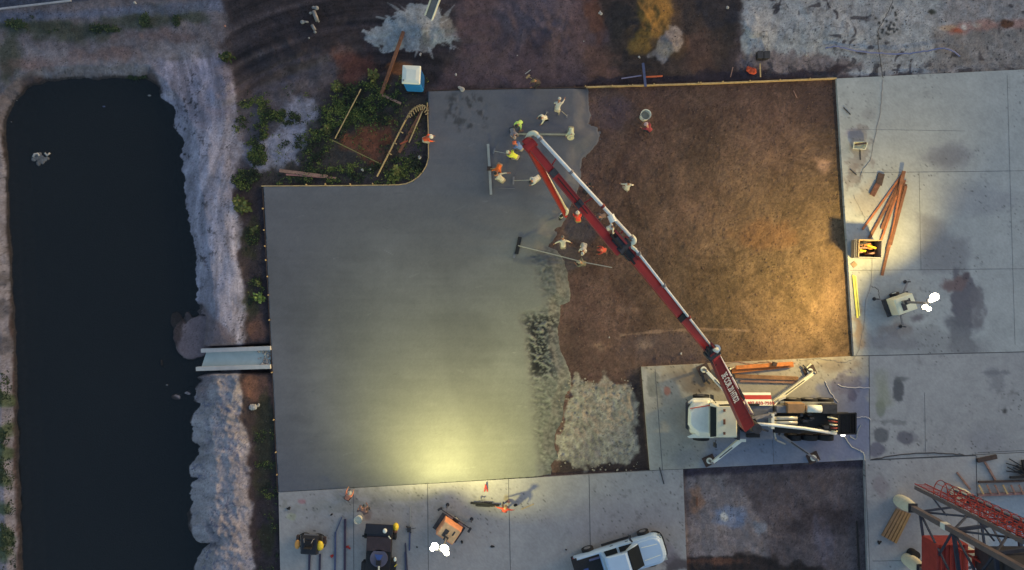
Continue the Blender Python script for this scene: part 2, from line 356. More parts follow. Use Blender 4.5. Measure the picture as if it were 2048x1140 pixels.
paint(col, u, v, [(668, 110), (740, 104), (752, 150), (690, 175), (672, 160)], (72, 46, 44), 14, 24, 1.4, .75, 21)
paint(col, u, v, [(670, 275), (720, 252), (785, 250), (790, 285), (750, 322), (700, 300)], (96, 58, 46), 12, 24, 1.8, .8, 22)
paint(col, u, v, (800, 135, 24, 14), (98, 64, 44), 4, 10, 2, .8, 23); paint(col, u, v, (820, 290, 26, 60), (62, 56, 64), 8, 20, 1.6, .7, 24)
# pale washout of cement
paint(col, u, v, [(728, 62), (760, 52), (790, 30), (820, 8), (850, 12), (880, 22), (905, 40), (918, 66), (905, 78), (908, 108), (890, 84), (860, 100), (840, 106), (800, 100), (770, 102), (740, 84)], (104, 111, 122), 2, 13, 2.4, 1, 25)
for a, b, c, e in ((900, 60, 12, 14), (893, 45, 12, 12), (850, 85, 12, 18)): paint(col, u, v, (a, b, c, e), (84, 84, 88), 3, 8, 2.5, .8, a)
for j in range(26):
    an = R(random.uniform(0, 360)); r0 = random.uniform(20, 50); r1 = r0+random.uniform(20, 45)
    paint(col, u, v, [(850+r0*1.4*math.cos(an), 62+r0*.8*math.sin(an)), (850+r1*1.4*math.cos(an), 62+r1*.8*math.sin(an)), (852+r0*1.4*math.cos(an+.13), 62+r0*.8*math.sin(an+.13))], (112, 118, 128), 1.2, 3, 2, .7, j)
# top middle
paint(col, u, v, [(920, -200), (1210, -200), (1222, 60), (1240, 160), (1160, 176), (880, 182), (905, 120), (930, 60)], (67, 57, 64), 12, 26, .5, 1, 26)
paint(col, u, v, [(985, -50), (1130, -50), (1120, 60), (1040, 80), (990, 40)], (70, 66, 78), 20, 30, .6, .6, 27)
paint(col, u, v, [(1160, 90), (1240, 90), (1300, 160), (1180, 170)], (72, 55, 52), 12, 20, .9, .8, 28)
paint(col, u, v, [(1190, -50), (1480, -50), (1475, 90), (1440, 160), (1250, 160), (1200, 60)], (50, 44, 45), 10, 24, .9, 1, 29)
paint(col, u, v, [(1270, -30), (1340, -30), (1352, 20), (1330, 70), (1290, 100), (1255, 98), (1280, 55)], (84, 68, 44), 8, 18, 1.2, .95, 30)
paint(col, u, v, [(1165, 0), (1190, 0), (1210, 50), (1200, 90), (1175, 50)], (76, 52, 46), 7, 12, 1.4, .7, 31)
paint(col, u, v, [(1318, 70), (1350, 50), (1366, 60), (1360, 92), (1330, 125), (1300, 110), (1315, 95)], (100, 97, 102), 4, 13, 2.2, .95, 32)
paint(col, u, v, [(1300, 0), (1330, 0), (1345, 22), (1300, 60), (1290, 30)], (106, 82, 48), 8, 14, 1.8, .7, 33)
paint(col, u, v, [(1390, -50), (1482, -50), (1478, 40), (1420, 60), (1395, 20)], (38, 38, 46), 10, 16, 1, .8, 34)
paint(col, u, v, (1400, 110, 34, 50), (66, 52, 50), 10, 20, 1.1, .8, 35)
# pale lime ground top right
paint(col, u, v, [(1486, -300), (2700, -300), (2700, 130), (2048, 142), (1673, 156), (1560, 150), (1485, 120), (1480, 60)], (116, 120, 129), 6, 16, 1.1, 1, 36)
paint(col, u, v, [(1850, -300), (2700, -300), (2700, 60), (2048, 50), (1930, 60), (1880, 40)], (100, 100, 108), 20, 26, .7, .8, 37)
paint(col, u, v, [(1870, 62), (2048, 50), (2700, 40), (2700, 140), (2048, 140), (1860, 148)], (93, 91, 95), 10, 16, .9, .85, 38)
paint(col, u, v, [(1880, 52), (1920, 46), (2048, 34), (2300, 26), (2300, 48), (2048, 56), (1900, 66)], (112, 88, 88), 6, 10, 1.4, .8, 39)
for a, c in (((1896, 55, 14, 7), (128, 112, 100)), ((1914, 60, 9, 5), (108, 62, 52)), ((1928, 55, 8, 7), (135, 135, 140)), ((2012, 46, 14, 8), (62, 44, 38)), ((1862, 24, 7, 6), (42, 46, 46)), ((1950, 50, 10, 5), (130, 125, 125))):
    paint(col, u, v, a, c, 3, 5, 2.5, .95, int(a[0]))
paint(col, u, v, [(1480, 100), (1560, 108), (1690, 112), (1720, 130), (1680, 155), (1560, 160), (1480, 140)], (84, 76, 82), 8, 18, 1.8, .75, 40)
paint(col, u, v, [(1170, 160), (1480, 140), (1560, 146), (1700, 128), (1672, 157), (1172, 174)], (40, 36, 44), 4, 12, 1.5, .9, 41)
i = np.nonzero((u > 1480) & (v < 160))[0]; uu, vv = u[i], v[i]
sp = ss(.80, .86, vn(uu/S*2.6+3*vn(uu/S, vv/S, 5), vv/S*2.6, 66))*ss(.42, .6, vn(uu/S*.35, vv/S*.5, 67))
sp = np.maximum(sp, ss(.66, .74, vn(uu/S*3.1, vv/S*3.1, 68))*ss(118, 140, vv+10*fbm(uu/S, vv/S, 3, 69)))
cr = ss(.93, .99, 1-np.abs(fbm(uu/S*.9, vv/S*.9, 4, 70)))*ss(1900, 1700, uu)*.3
k = np.clip(sp*.75+cr, 0, 1)[:, None]; col[i] = col[i]*(1-k)+np.array([46, 46, 54])*k
for j in range(26): a, b = random.gauss(1775, 12), random.gauss(48, 18); paint(col, u, v, (a, b, 2.6, 2.6), (38, 42, 48), 1.2, 1.5, 3, .9, j)
# pit soil
paint(col, u, v, PIT, (85, 68, 64), 2, 0, 1, 1, 42)
i = np.nonzero(sdp(u, v, PIT) > 0)[0]; uu, vv = u[i], v[i]
q = fbm(uu/S*.22, vv/S*.22, 4, 71); q2 = fbm((uu+vv*.4)/S*2.6, (vv-uu*.4)/S*4.4, 4, 72); q3 = fbm(uu/S*1.1, vv/S*.8, 5, 73)
lamp_warm = ss(1150, 1550, uu)*ss(150, 480, vv)  # lamplight painted into the soil, more golden to the right and below
c = np.array([[71, 57, 55.]])+np.outer(lamp_warm, [13, 14, 3])+np.outer(q, [14, 10, 10])+np.outer(q2, [5, 5, 4])+np.outer(q3, [12, 10, 8])+np.outer(fbm(uu/S*7, vv/S*7, 3, 85, .8), [8, 7, 6])+np.outer(fbm((uu*.8+vv*.6)/S*.7, (vv*.8-uu*.6)/S*5, 4, 79, .6), [4, 3, 3])+np.outer(_h(np.floor(uu/2.2), np.floor(vv/2.2), 84)-.5, [9, 8, 7])
rg = 1-np.abs(fbm(uu/S*1.9+vv/S*.8+.5*fbm(uu/S, vv/S, 2, 2), vv/S*1.6, 3, 76))*2.2
for rr_, cx_, cy_ in ((250, 1500, 520), (282, 1500, 520), (420, 1300, 900), (452, 1300, 900), (640, 1900, 1000), (672, 1900, 1000), (160, 1420, 380), (192, 1420, 380)):
    dd = np.abs(np.hypot(uu-cx_, (vv-cy_)*1.2)-rr_-8*fbm(uu/S*.3, vv/S*.3, 2, 5)); c *= (1-.10*ss(7, 2, dd)*ss(.0, .35, fbm(uu/S*.5, vv/S*.5, 3, rr_)))[:, None]
c *= (1+.05*rg*ss(-.4, .3, q3)+.10*fbm(uu/S*6, vv/S*6, 3, 78, .7)-.04)[:, None]
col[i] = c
for a, cc, o in (((1230, 225, 40, 30), (66, 58, 68), .6), ((1340, 700, 90, 40), (66, 58, 62), .7), ((1650, 215, 60, 40), (62, 50, 50), .6), ((1645, 330, 14, 12), (150, 122, 108), .6), ((1250, 620, 12, 6), (120, 100, 90), .4), ((1130, 520, 40, 30), (64, 60, 64), .8),
                 ((1160, 460, 34, 26), (60, 58, 66), .85), ((1530, 470, 60, 30), (110, 72, 48), .25), ((1395, 720, 40, 10), (60, 52, 58), .7), ((1290, 690, 10, 5), (130, 115, 105), .5), ((1192, 690, 10, 4), (125, 105, 90), .6)):
    paint(col, u, v, a, cc, 10, 14, 1.6, o, int(a[0]))
paint(col, u, v, [(1240, 668), (1300, 662), (1400, 655), (1500, 660), (1500, 664), (1400, 659), (1300, 667), (1240, 673)], (122, 104, 92), 2.5, 4, 2, .6, 77)
# gravelly lime bed
g = [(1145, 768), (1150, 748), (1160, 764), (1180, 756), (1196, 768), (1215, 748), (1232, 766), (1262, 768), (1272, 800), (1278, 900), (1266, 925), (1160, 938), (1120, 915), (1112, 885), (1130, 840), (1138, 790)]
paint(col, u, v, [(1262, 760), (1283, 735), (1300, 941), (1110, 953), (1120, 900), (1250, 900)], (48, 42, 44), 6, 10, 1.5, .95, 43)
paint(col, u, v, g, (116, 113, 107), 4, 18, 1.8, 1, 44)
i = np.nonzero(sdp(u, v, g) > -12)[0]; uu, vv = u[i], v[i]; q = 1-np.abs(fbm(uu/S*2.4, vv/S*2.4, 5, 74))*2.4
lum = col[i].mean(1); k = (ss(80, 110, lum)*(.16*q-.10+.16*fbm(uu/S*4, vv/S*4, 3, 75)))[:, None]; col[i] *= 1+k
# boxed-out bed, bottom right
paint(col, u, v, BOX, (72, 67, 73), 2, 0, 1, 1, 45)
paint(col, u, v, [(1372, 960), (1440, 955), (1500, 1010), (1540, 1060), (1520, 1110), (1400, 1125), (1380, 1090)], (104, 99, 104), 14, 30, .9, .85, 46)
paint(col, u, v, (1464, 1036, 34, 22), (88, 98, 122), 6, 12, 1.5, .9, 47); paint(col, u, v, (1448, 1034, 8, 9), (132, 136, 142), 3, 4, 2, .95, 48)
paint(col, u, v, (1519, 1055, 13, 14), (96, 100, 112), 3, 10, 3, .9, 49); paint(col, u, v, (1392, 1002, 14, 22), (112, 88, 76), 6, 12, 2, .8, 50)
paint(col, u, v, [(1375, 1118), (1500, 1112), (1560, 1122), (1700, 1150), (1700, 1400), (1380, 1400)], (36, 33, 36), 6, 16, 1.3, .95, 51)
paint(col, u, v, (1430, 1122, 50, 6), (88, 62, 54), 4, 8, 1.6, .8, 52); paint(col, u, v, (1650, 1040, 60, 30), (50, 46, 52), 14, 26, 1.2, .8, 53); paint(col, u, v, (1650, 1090, 20, 50), (86, 82, 96), 10, 20, 1.2, .6, 54)
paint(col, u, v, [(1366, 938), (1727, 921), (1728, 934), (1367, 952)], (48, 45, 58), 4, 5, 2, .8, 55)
# pond bed
sd = sdp(u, v, POND)+7*fbm(x*1.1, y*1.1, 5, 41, .6); k = (ss(-14, 2, sd)*.75*(gz < WL+.12))[:, None]*(1-ss(80, 90, col.mean(1))*(gz > WL-.02))[:, None]
col = col*(1-k)+np.array([34, 34, 38])*k
k = (ss(2, 20, sd+5*n2)*(gz < WL+.01))[:, None]; col = col*(1-k)+(np.array([[26, 27, 28]])+n1[:, None]*6)*k
k = (ss(8, 0, np.abs(sd-(26 if False else 22)))*ss(80, 60, u)*(gz < WL))[:, None]*.5; col = col*(1-k)+np.array([46, 44, 46])*k
n4 = fbm(x*2.6+.8*n2, y*2.6, 5, 56, .65); bk = ss(330, 370, u)*ss(520, 480, u)*(v > 120); pt_ = (sdp(u, v, PIT) > 0); rw = _h(np.floor(x/.05), np.floor(y/.05), 77); dk = ss(.93, .97, rw)*ss(-.25, .25, n2)*.45; col *= (1-dk*.8+.06*(_h(np.floor(x/.06), np.floor(y/.06), 78)-.5)*2)[:, None]
col *= (1+.08*n2+(.13*n3+.20*n4*(gz > WL+.05))*(1-.55*bk)*(1-.75*pt_))[:, None]
me, _ = gridmesh('ground', GX, GY, gz.reshape(GX.shape)); setcol(me, 'Col', np.clip(col, 8, 200))
ground = bpy.data.objects.new('ground', me); COL.objects.link(ground); me.materials.append(groundmat('soil', .95, .75, 9, 34, .22, .2, .06))
tag(ground, 'bare sand, clay and churned soil of the building site', 'ground', kind='structure')
# pond water
wm = bpy.data.materials.new('pond_water'); wm.use_nodes = True; n = wm.node_tree.nodes; l = wm.node_tree.links; n.clear()
out = n.new('ShaderNodeOutputMaterial'); tr = n.new('ShaderNodeBsdfTransparent'); tr.inputs[0].default_value = (.55, .56, .58, 1)
df = n.new('ShaderNodeBsdfPrincipled'); df.inputs['Base Color'].default_value = (.03, .034, .039, 1); df.inputs['Roughness'].default_value = .12
nz = n.new('ShaderNodeTexNoise'); nz.inputs['Scale'].default_value = .12; nz.inputs['Detail'].default_value = 5
tc = n.new('ShaderNodeTexCoord'); l.new(tc.outputs['Object'], nz.inputs[0]); rr = n.new('ShaderNodeValToRGB')
rr.color_ramp.elements[0].color = (.026, .030, .036, 1); rr.color_ramp.elements[1].color = (.036, .040, .045, 1); l.new(nz.outputs[0], rr.inputs[0]); l.new(rr.outputs[0], df.inputs['Base Color'])
nz2 = n.new('ShaderNodeTexNoise'); nz2.inputs['Scale'].default_value = 3; l.new(tc.outputs['Object'], nz2.inputs[0]); bp = n.new('ShaderNodeBump'); bp.inputs['Strength'].default_value = .06; l.new(nz2.outputs[0], bp.inputs['Height']); l.new(bp.outputs[0], df.inputs['Normal'])
mx = n.new('ShaderNodeMixShader'); mx.inputs[0].default_value = .5; l.new(tr.outputs[0], mx.inputs[1]); l.new(df.outputs[0], mx.inputs[2]); l.new(mx.outputs[0], out.inputs[0])
wp = [P(a, b, WL) for a, b in [(-25, 120), (430, 120), (440, 700), (450, 1000), (450, 1420), (20, 1420)]]
wo = MB().add([(p.x, p.y, WL) for p in wp], [tuple(range(5, -1, -1))]).build('pond_water', wm); tag(wo, 'dark still water of the retention pond', 'pond', kind='structure')

# ------------------------------------------------------------------ cured concrete slabs
conc = groundmat('cured_concrete', .78, .18, 1.2, 22, .10, .35, .02)
def slab(quad, base, st=.085, seed=0, stains=()):
    a, b, c, d = [P(*q) for q in quad]; nx = max(2, int((b-a).length/st)); ny = max(2, int((d-a).length/st))
    nx = min(nx, 420); ny = min(ny, 420)
    s, t = np.meshgrid(np.linspace(0, 1, nx), np.linspace(0, 1, ny)); g = .006
    s2 = s; t2 = t
    X = (a.x*(1-s2)+b.x*s2)*(1-t2)+(d.x*(1-s2)+c.x*s2)*t2; Y = (a.y*(1-s2)+b.y*s2)*(1-t2)+(d.y*(1-s2)+c.y*s2)*t2
    uu = X.ravel()*S+1024; vv = 570-Y.ravel()*S; xx, yy = uu/S, vv/S
    c0 = np.array([base], float)+np.outer(fbm(xx*.18, yy*.18, 4, 80+seed), [7, 7, 6])+np.outer(fbm(xx*.9, yy*.9, 5, 90+seed), [5, 5, 5])+np.outer(fbm(xx*4, yy*4, 3, 95), [3, 3, 3])
    for geo, cc, e, na, ns, op in stains: paint(c0, uu, vv, geo, cc, e, na, ns, op, int(abs(hash(str(geo))) % 999) if False else seed+7)
    rw = _h(np.floor(xx/.05), np.floor(yy/.05), 80+seed); den = np.clip(ss(.0, .5, fbm(xx*.35, yy*.35, 3, 81+seed))+ss(60, 0, np.abs(vv-1005))*(uu < 1100)*.8+ss(50, 0, np.abs(vv-745))*(uu < 1740)*(uu > 1280)*.6+ss(60, 10, np.abs(uu-1712))*(vv < 700)*.5, 0, 1)
    c0 *= (1-ss(.975, .99, rw)*den*.45-ss(.25, .6, fbm(xx*3, yy*3, 4, 82+seed, .6))*den*.16)[:, None]
    c0 *= (1+.035*(_h(np.floor(xx/.06), np.floor(yy/.06), 83)-.5)*2)[:, None]
    Z = 0*X+.002*fbm(X*.5, Y*.5, 2, 1)
    # turned-down edges
    def ring(A): return np.pad(A, 1, mode='edge')
    Zr = ring(Z); Zr[0, :] = Zr[-1, :] = -.27; Zr[:, 0] = Zr[:, -1] = -.27
    me, _ = gridmesh('concrete_slab', ring(X), ring(Y), Zr); setcol(me, 'Col', ring(c0.reshape(ny, nx, 3)[:, :, 0]).ravel()[:, None]*0+np.stack([ring(c0.reshape(ny, nx, 3)[:, :, k]).ravel() for k in range(3)], 1))
    me.polygons.foreach_set('use_smooth', [False]*len(me.polygons)); me.flip_normals()
    me.materials.append(conc); o = bpy.data.objects.new('concrete_slab', me); COL.objects.link(o); return o
G = (115, 120, 129)
def sl(i, **k): return slab(SLABS[i][1], stains=k.pop('st_', ()), seed=i*3, **k)
wet = (84, 86, 98)
s1 = [((1900, 312, 40, 20), (86, 90, 102), 12, 12, 1, .8), ([(1840, 430), (1890, 440), (1900, 470), (1935, 480), (1935, 540), (1842, 540)], (92, 96, 106), 12, 10, .8, .75), ((1712, 265, 18, 10), (98, 98, 116), 3, 6, 1.5, .8), ((1930, 600, 26, 50), (72, 74, 86), 6, 22, 1.3, .95),
      ((1905, 566, 22, 12), (82, 72, 78), 5, 12, 1.5, .9), ((1925, 668, 28, 40), (76, 80, 90), 8, 22, 1.2, .85), ((1955, 610, 16, 36), (80, 82, 92), 5, 14, 1.6, .8), ((1835, 636, 16, 9), (78, 78, 88), 4, 8, 1.5, .85), ((1790, 660, 30, 14), (88, 84, 88), 8, 18, 1.5, .6),
      ((1933, 553, 8, 7), (64, 60, 70), 2, 4, 2, .9), ((1780, 685, 50, 14), (84, 86, 98), 6, 16, 1.8, .6), ((1718, 660, 10, 40), (116, 92, 70), 6, 12, 1.8, .7), ((1735, 400, 30, 30), (118, 112, 108), 10, 16, 1.3, .5), ((1717, 300, 22, 40), (98, 98, 104), 4, 26, 2.2, .75), ((1703, 350, 14, 24), (92, 88, 92), 3, 16, 2.6, .6),
      ((1860, 690, 120, 26), (98, 102, 110), 16, 20, .7, .6), ((1960, 400, 60, 26), (104, 110, 122), 16, 16, .7, .6), ((1740, 230, 14, 10), (100, 104, 112), 8, 6, 1, .6)]
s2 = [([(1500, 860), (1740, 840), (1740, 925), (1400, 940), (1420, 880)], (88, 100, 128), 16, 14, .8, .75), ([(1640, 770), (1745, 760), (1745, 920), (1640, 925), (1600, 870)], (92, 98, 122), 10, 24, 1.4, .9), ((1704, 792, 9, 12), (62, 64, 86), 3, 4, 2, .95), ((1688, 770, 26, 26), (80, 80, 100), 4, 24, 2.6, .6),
      ((1400, 755, 60, 26), (86, 78, 72), 8, 26, 1.6, .8), ((1340, 850, 40, 90), (106, 108, 108), 14, 20, .8, .6), ((1310, 770, 14, 34), (80, 84, 84), 3, 16, 2.6, .6), ((1335, 782, 8, 8), (126, 84, 74), 2, 5, 3, .8), ((1660, 728, 50, 10), (96, 88, 80), 6, 12, 1.5, .6), ((1380, 915, 30, 20), (92, 96, 104), 10, 14, 1, .6),
      ([(1283, 734), (1330, 732), (1700, 714), (1700, 720), (1480, 736), (1300, 748)], (128, 122, 108), 4, 10, 1.6, .5)]
s3 = [((1796, 776, 11, 22), (64, 68, 76), 2, 8, 1.6, .95), ((1806, 758, 14, 4), (76, 80, 86), 2, 6, 2, .8), ((1762, 815, 9, 14), (84, 92, 88), 3, 8, 1.6, .7), ((1762, 870, 16, 16), (72, 76, 84), 3, 6, 1.6, .9), ((1815, 878, 20, 14), (74, 76, 88), 3, 8, 1.6, .9),
      ((1750, 900, 18, 14), (78, 80, 96), 3, 8, 2, .9), ((1765, 780, 18, 34), (104, 110, 98), 10, 12, 1, .6), ((2010, 822, 4, 5), (50, 52, 58), 2, 2, 2, .9), ((1990, 760, 20, 26), (90, 94, 104), 4, 22, 2, .55), ((1970, 880, 40, 26), (98, 102, 114), 14, 14, 1, .6), ((1785, 844, 60, 3), (84, 88, 94), 2, 10, 3, .6), ((1990, 745, 18, 4), (84, 88, 98), 2, 6, 2, .7)]
s6 = [((700, 1012, 150, 10), (106, 106, 104), 6, 18, 2.4, .5), ((602, 1003, 7, 5), (124, 92, 100), 2, 4, 3, .8), ((583, 1033, 8, 8), (126, 130, 112), 2, 5, 3, .6), ((1012, 995, 5, 5), (112, 104, 84), 2, 3, 3, .8), ((1350, 1128, 26, 16), (58, 54, 60), 5, 14, 2, .9), ((1330, 1110, 30, 16), (96, 92, 104), 8, 14, 1.6, .6), ((735, 1028, 10, 14), (96, 84, 86), 2, 8, 2.6, .7), ((1230, 1040, 120, 40), (112, 110, 118), 16, 20, .8, .5),
      ((780, 990, 90, 12), (104, 104, 102), 5, 20, 2.8, .45)]
s4 = [((1800, 1040, 40, 60), (104, 106, 116), 14, 20, 1, .6), ((1760, 970, 14, 20), (96, 92, 102), 6, 14, 1.6, .6)]
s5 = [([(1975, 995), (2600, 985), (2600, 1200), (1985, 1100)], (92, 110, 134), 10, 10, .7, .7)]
for i_, st_, b_ in ((0, s1, (120, 127, 135)), (1, s2, (126, 126, 124)), (2, s3, (115, 119, 127)), (3, s4, (117, 120, 128)), (4, s5, (117, 122, 130)), (5, s6, (119, 119, 124))):
    o = sl(i_, base=b_, st_=st_)
    tag(o, ['large cured concrete slab right of the dirt pit', 'concrete pad under the pump truck', 'concrete slab between the light tower and the right edge', 'narrow concrete slab right of the boxed-out bed', 'concrete slab under the steel tower at the lower right corner', 'cured concrete strip along the bottom of the photo'][i_], 'slab', kind='structure')
# sawn and construction joints, laid as dark strips
jm = M('joint_dark', (56, 58, 64), .9); jb = MB()
def jl(a, b, wd=.035):
    p, q = P(*a), P(*b); p.z = q.z = .006; d = (q-p).normalized(); s_ = Vector((-d.y, d.x, 0))*wd/2
    n_ = 12; vs = []; fs = []
    for i in range(n_+1):
        c_ = p.lerp(q, i/n_)+s_.normalized()*random.uniform(-.006, .006); vs += [c_-s_, c_+s_]
    for i in range(n_): fs.append((2*i, 2*i+2, 2*i+3, 2*i+1))
    jb.add(vs, fs)
for a, b, c_ in (((707, 980), (709, 1400), .03), ((855, 968), (860, 1400), .035), ((1017, 958), (1026, 1400), .035), ((1178, 949), (1186, 1400), .035), ((1690, 346), (2600, 335), .022), ((1700, 541), (2600, 532), .022), ((1838, 345), (1842, 540), .022), ((2014, 150), (2030, 690), .018),
                 ((1706, 712), (2600, 690), .05), ((1738, 712), (1740, 918), .04), ((1849, 785), (1851, 905), .02), ((1740, 920), (1952, 911), .07), ((1952, 911), (1966, 1400), .05), ((1730, 921), (1742, 1200), .03), ((1300, 941), (1366, 938), .03), ((1745, 1122), (1958, 1120), .03),
                 ((1310, 738), (1325, 940), .03), ((1545, 880), (1548, 930), .02), ((1955, 905), (2600, 876), .03), ((1690, 258), (1930, 262), .012)):
    jl(a, b, c_)
jo = jb.build('slab_joint', jm); tag(jo, 'straight sawn joints between the concrete slabs', 'joint', kind='structure')

# ------------------------------------------------------------------ fresh concrete
EDGE = [(857, 183), (950, 180), (1060, 178), (1174, 177), (1178, 200), (1181, 228), (1176, 246), (1196, 256), (1200, 272), (1194, 288), (1180, 302), (1165, 312), (1160, 330), (1164, 350), (1158, 372), (1150, 392), (1140, 415), (1132, 436), (1122, 452), (1106, 458), (1112, 468),
        (1108, 482), (1098, 492), (1112, 500), (1126, 520), (1134, 545), (1140, 575), (1139, 602), (1122, 612), (1121, 632), (1115, 655), (1118, 690), (1128, 720), (1140, 745), (1142, 770), (1130, 800), (1124, 840), (1110, 868), (1108, 890), (1116, 915), (1102, 930), (1098, 951), (900, 964), (557, 984),
        (548, 800), (538, 600), (527, 373), (700, 372), (798, 370), (820, 365), (838, 354), (850, 338), (857, 318), (857, 250)]
ROUGH = [(1060, 505), (1100, 488), (1150, 540), (1150, 760), (1135, 860), (1120, 960), (1090, 960), (1075, 900), (1062, 800), (1055, 700), (1042, 640), (1048, 625), (1090, 615)]
st = .066; fx = np.arange(-17, 6.2, st); fy = np.arange(-14, 13, st); FX, FY = np.meshgrid(fx, fy)
u = FX.ravel()*S+1024; v = 570-FY.ravel()*S
sd = sdp(u, v, EDGE); i0 = EDGE.index((1178, 200)); i1 = EDGE.index((1102, 930)); EDGE2 = [(300, 60), (1174, 60)]+EDGE[i0:i1+1]+[(1098, 1100), (300, 1100)]
sdr = sdp(u, v, EDGE2); rag = (u > 1040)*1.0; sdn = sdr+3.5*fbm(u/S*2, v/S*2, 4, 101)
e = 1.0; gxd = (sdp(u+e, v, EDGE)-sdp(u-e, v, EDGE))/2; gyd = (sdp(u, v+e, EDGE)-sdp(u, v-e, EDGE))/2
out = (sd < 0) & (sd > -st*S*1.6) & ((rag < .5) | (sdr > 4)); un = u+np.where(out, -gxd*sd, 0)*1.0; vn_ = v+np.where(out, -gyd*sd, 0)
x, y = u/S, v/S
rm_ = ss(-10, 14, sdp(u, v, ROUGH)+10*fbm(x*1.2, y*1.2, 3, 102))
clod = fbm(x*4.4+y*3.4, y*7.2-x*4.0, 3, 103, .6); strong = ss(1040, 1075, u)*ss(1130, 1100, u)*ss(622, 645, v)*ss(770, 730, v)
z = .002*fbm(x*.4, y*.4, 3, 104)+rm_*(-.04+.045*clod+strong*(-.08+.16*np.abs(clod)))
foot = ss(30, 8, np.abs(np.hypot((u-935), (v-225)*1.3)-30)+14*fbm(x*1.5, y*1.5, 3, 105)); z += -.02*foot*ss(.1, .4, fbm(x*3, y*3, 3, 106))
z = np.where(rag > .5, np.minimum(z, -.29+.05*ss(-2, 1, sdn)+.24*ss(0, 34, sdn)), z); z = np.where((sd < -1) & (sdr > 4) & ~out, -.30, z); z = np.where(out, np.maximum(z, -.2)*0+np.where(sdn > 30, -.004, z), z)
keep = (sd > -st*S*1.6) & ((rag < .5) | (sdn > -4)) & ((sd > -st*S*1.6) | (sdr < 4))
X = (un-1024)/S; Y = (570-vn_)/S
c = np.array([[73, 75, 84.]])+np.outer(ss(300, 700, v)*ss(560, 760, u), [9, 10, 3])+np.outer(fbm(x*.2, y*.2, 4, 107), [3, 3, 4])+np.outer(fbm(x*.9, y*1.8, 5, 108), [2.5, 2.5, 2.5])+np.outer(fbm(x*6, y*6, 2, 109), [1.2, 1.2, 1.2])  # includes lamp glow painted in, warmer over the middle and lower slab
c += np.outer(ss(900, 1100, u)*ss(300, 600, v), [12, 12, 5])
c = c*(1+.03*(_h(np.floor(x/.06), np.floor(y/.06), 79)-.5)*2)[:, None]; c = c*(1+(rm_*(-.15+.36*clod-strong*.55*ss(.15, -.15, clod)))[:, None])
k = (foot*ss(.0, .5, fbm(x*3, y*2.2, 4, 106))*.35)[:, None]; c = c*(1-k)
c *= (1+.05*ss(.1, .5, fbm(x*.28, y*.5, 4, 110))-.05*ss(.1, .5, fbm(x*.3+9, y*.22, 4, 111))+.025*fbm(x*.25, y*6, 3, 112))[:, None]
for geo, cc, ed, na, op in (((1145, 410, 30, 26), (62, 66, 76), 12, 14, .7), ((1115, 480, 14, 22), (58, 62, 72), 6, 8, .8), ((1110, 700, 22, 50), (72, 76, 80), 10, 16, .5), ((1105, 235, 40, 20), (62, 64, 78), 14, 10, .4), ((1020, 375, 60, 14), (66, 68, 76), 6, 12, .5),
                            ((1085, 520, 40, 8), (60, 64, 74), 4, 8, .5), ((1170, 210, 14, 40), (66, 66, 74), 8, 8, .4)):
    paint(c, u, v, geo, cc, ed, na, 1.6, op, 7)
for j in range(60):                                # short trowel marks and drips
    a, b = random.uniform(580, 1090), random.uniform(210, 950); an = random.uniform(-.5, .5); L_ = random.uniform(4, 26)
    if b < 380 and a < 870: continue
    k = (ss(1.3, .2, sdl(u, v, [(a, b), (a+L_*math.cos(an), b+L_*math.sin(an))]))*random.choice((-.10, .10, .14, -.06)))[:, None]; c = c*(1+k)
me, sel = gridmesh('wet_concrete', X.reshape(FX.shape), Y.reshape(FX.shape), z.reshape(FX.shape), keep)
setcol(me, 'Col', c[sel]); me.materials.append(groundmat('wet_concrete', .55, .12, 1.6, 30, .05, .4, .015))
fo = bpy.data.objects.new('wet_concrete', me); COL.objects.link(fo); tag(fo, 'freshly poured grey concrete, still wet, with a ragged pour edge', 'slab', kind='structure')
# ------------------------------------------------------------------ materials for the objects
m_white = M('white_paint', (176, 180, 178), .35, var=.05, sc=2)
m_cream = M('cream_paint', (178, 176, 160), .4, var=.06, sc=2)
m_grey = M('grey_steel', (96, 98, 106), .5, .2, var=.12, sc=4)
m_deck = M('checker_deck', (92, 96, 108), .5, .3, var=.12, sc=3)
m_dark = M('dark_steel', (38, 40, 48), .6, .1, var=.3, sc=5)
m_black = M('black_rubber', (22, 23, 28), .8, var=.2, sc=6)
m_glass = M('tinted_glass', (18, 24, 32), .5, var=.1, spec=.08)
m_red = M('red_boom_paint', (126, 30, 28), .42, var=.10, sc=1.5)
m_red2 = M('dark_red_paint', (92, 26, 32), .5, var=.15, sc=2)
m_pinkish = M('faded_red_flange', (112, 48, 46), .5, var=.1)
m_pipe = M('white_pipe_paint', (182, 184, 184), .4, var=.08, sc=4)
m_orange = M('safety_orange', (178, 62, 34), .6, var=.12)
m_yellow = M('machine_yellow', (196, 152, 40), .45, var=.12)
m_wood = M('pine_board', (142, 124, 92), .8, var=.18, sc=5)
m_wood2 = M('rusty_brown_timber', (92, 62, 48), .8, var=.25, sc=4)
m_wood3 = M('orange_timber', (136, 86, 46), .7, var=.2, sc=3)
m_wood4 = M('weathered_plank', (112, 88, 82), .85, var=.2, sc=4)
m_darkwood = M('dark_wet_timber', (52, 42, 42), .8, var=.25, sc=5)
m_blue = M('blue_plastic', (24, 92, 160), .45, var=.08)
m_alu = M('aluminium', (140, 142, 140), .35, .5, var=.08, sc=4)
m_bluesteel = M('blue_grey_bar', (58, 66, 98), .5, .2, var=.15)
m_lamp = None

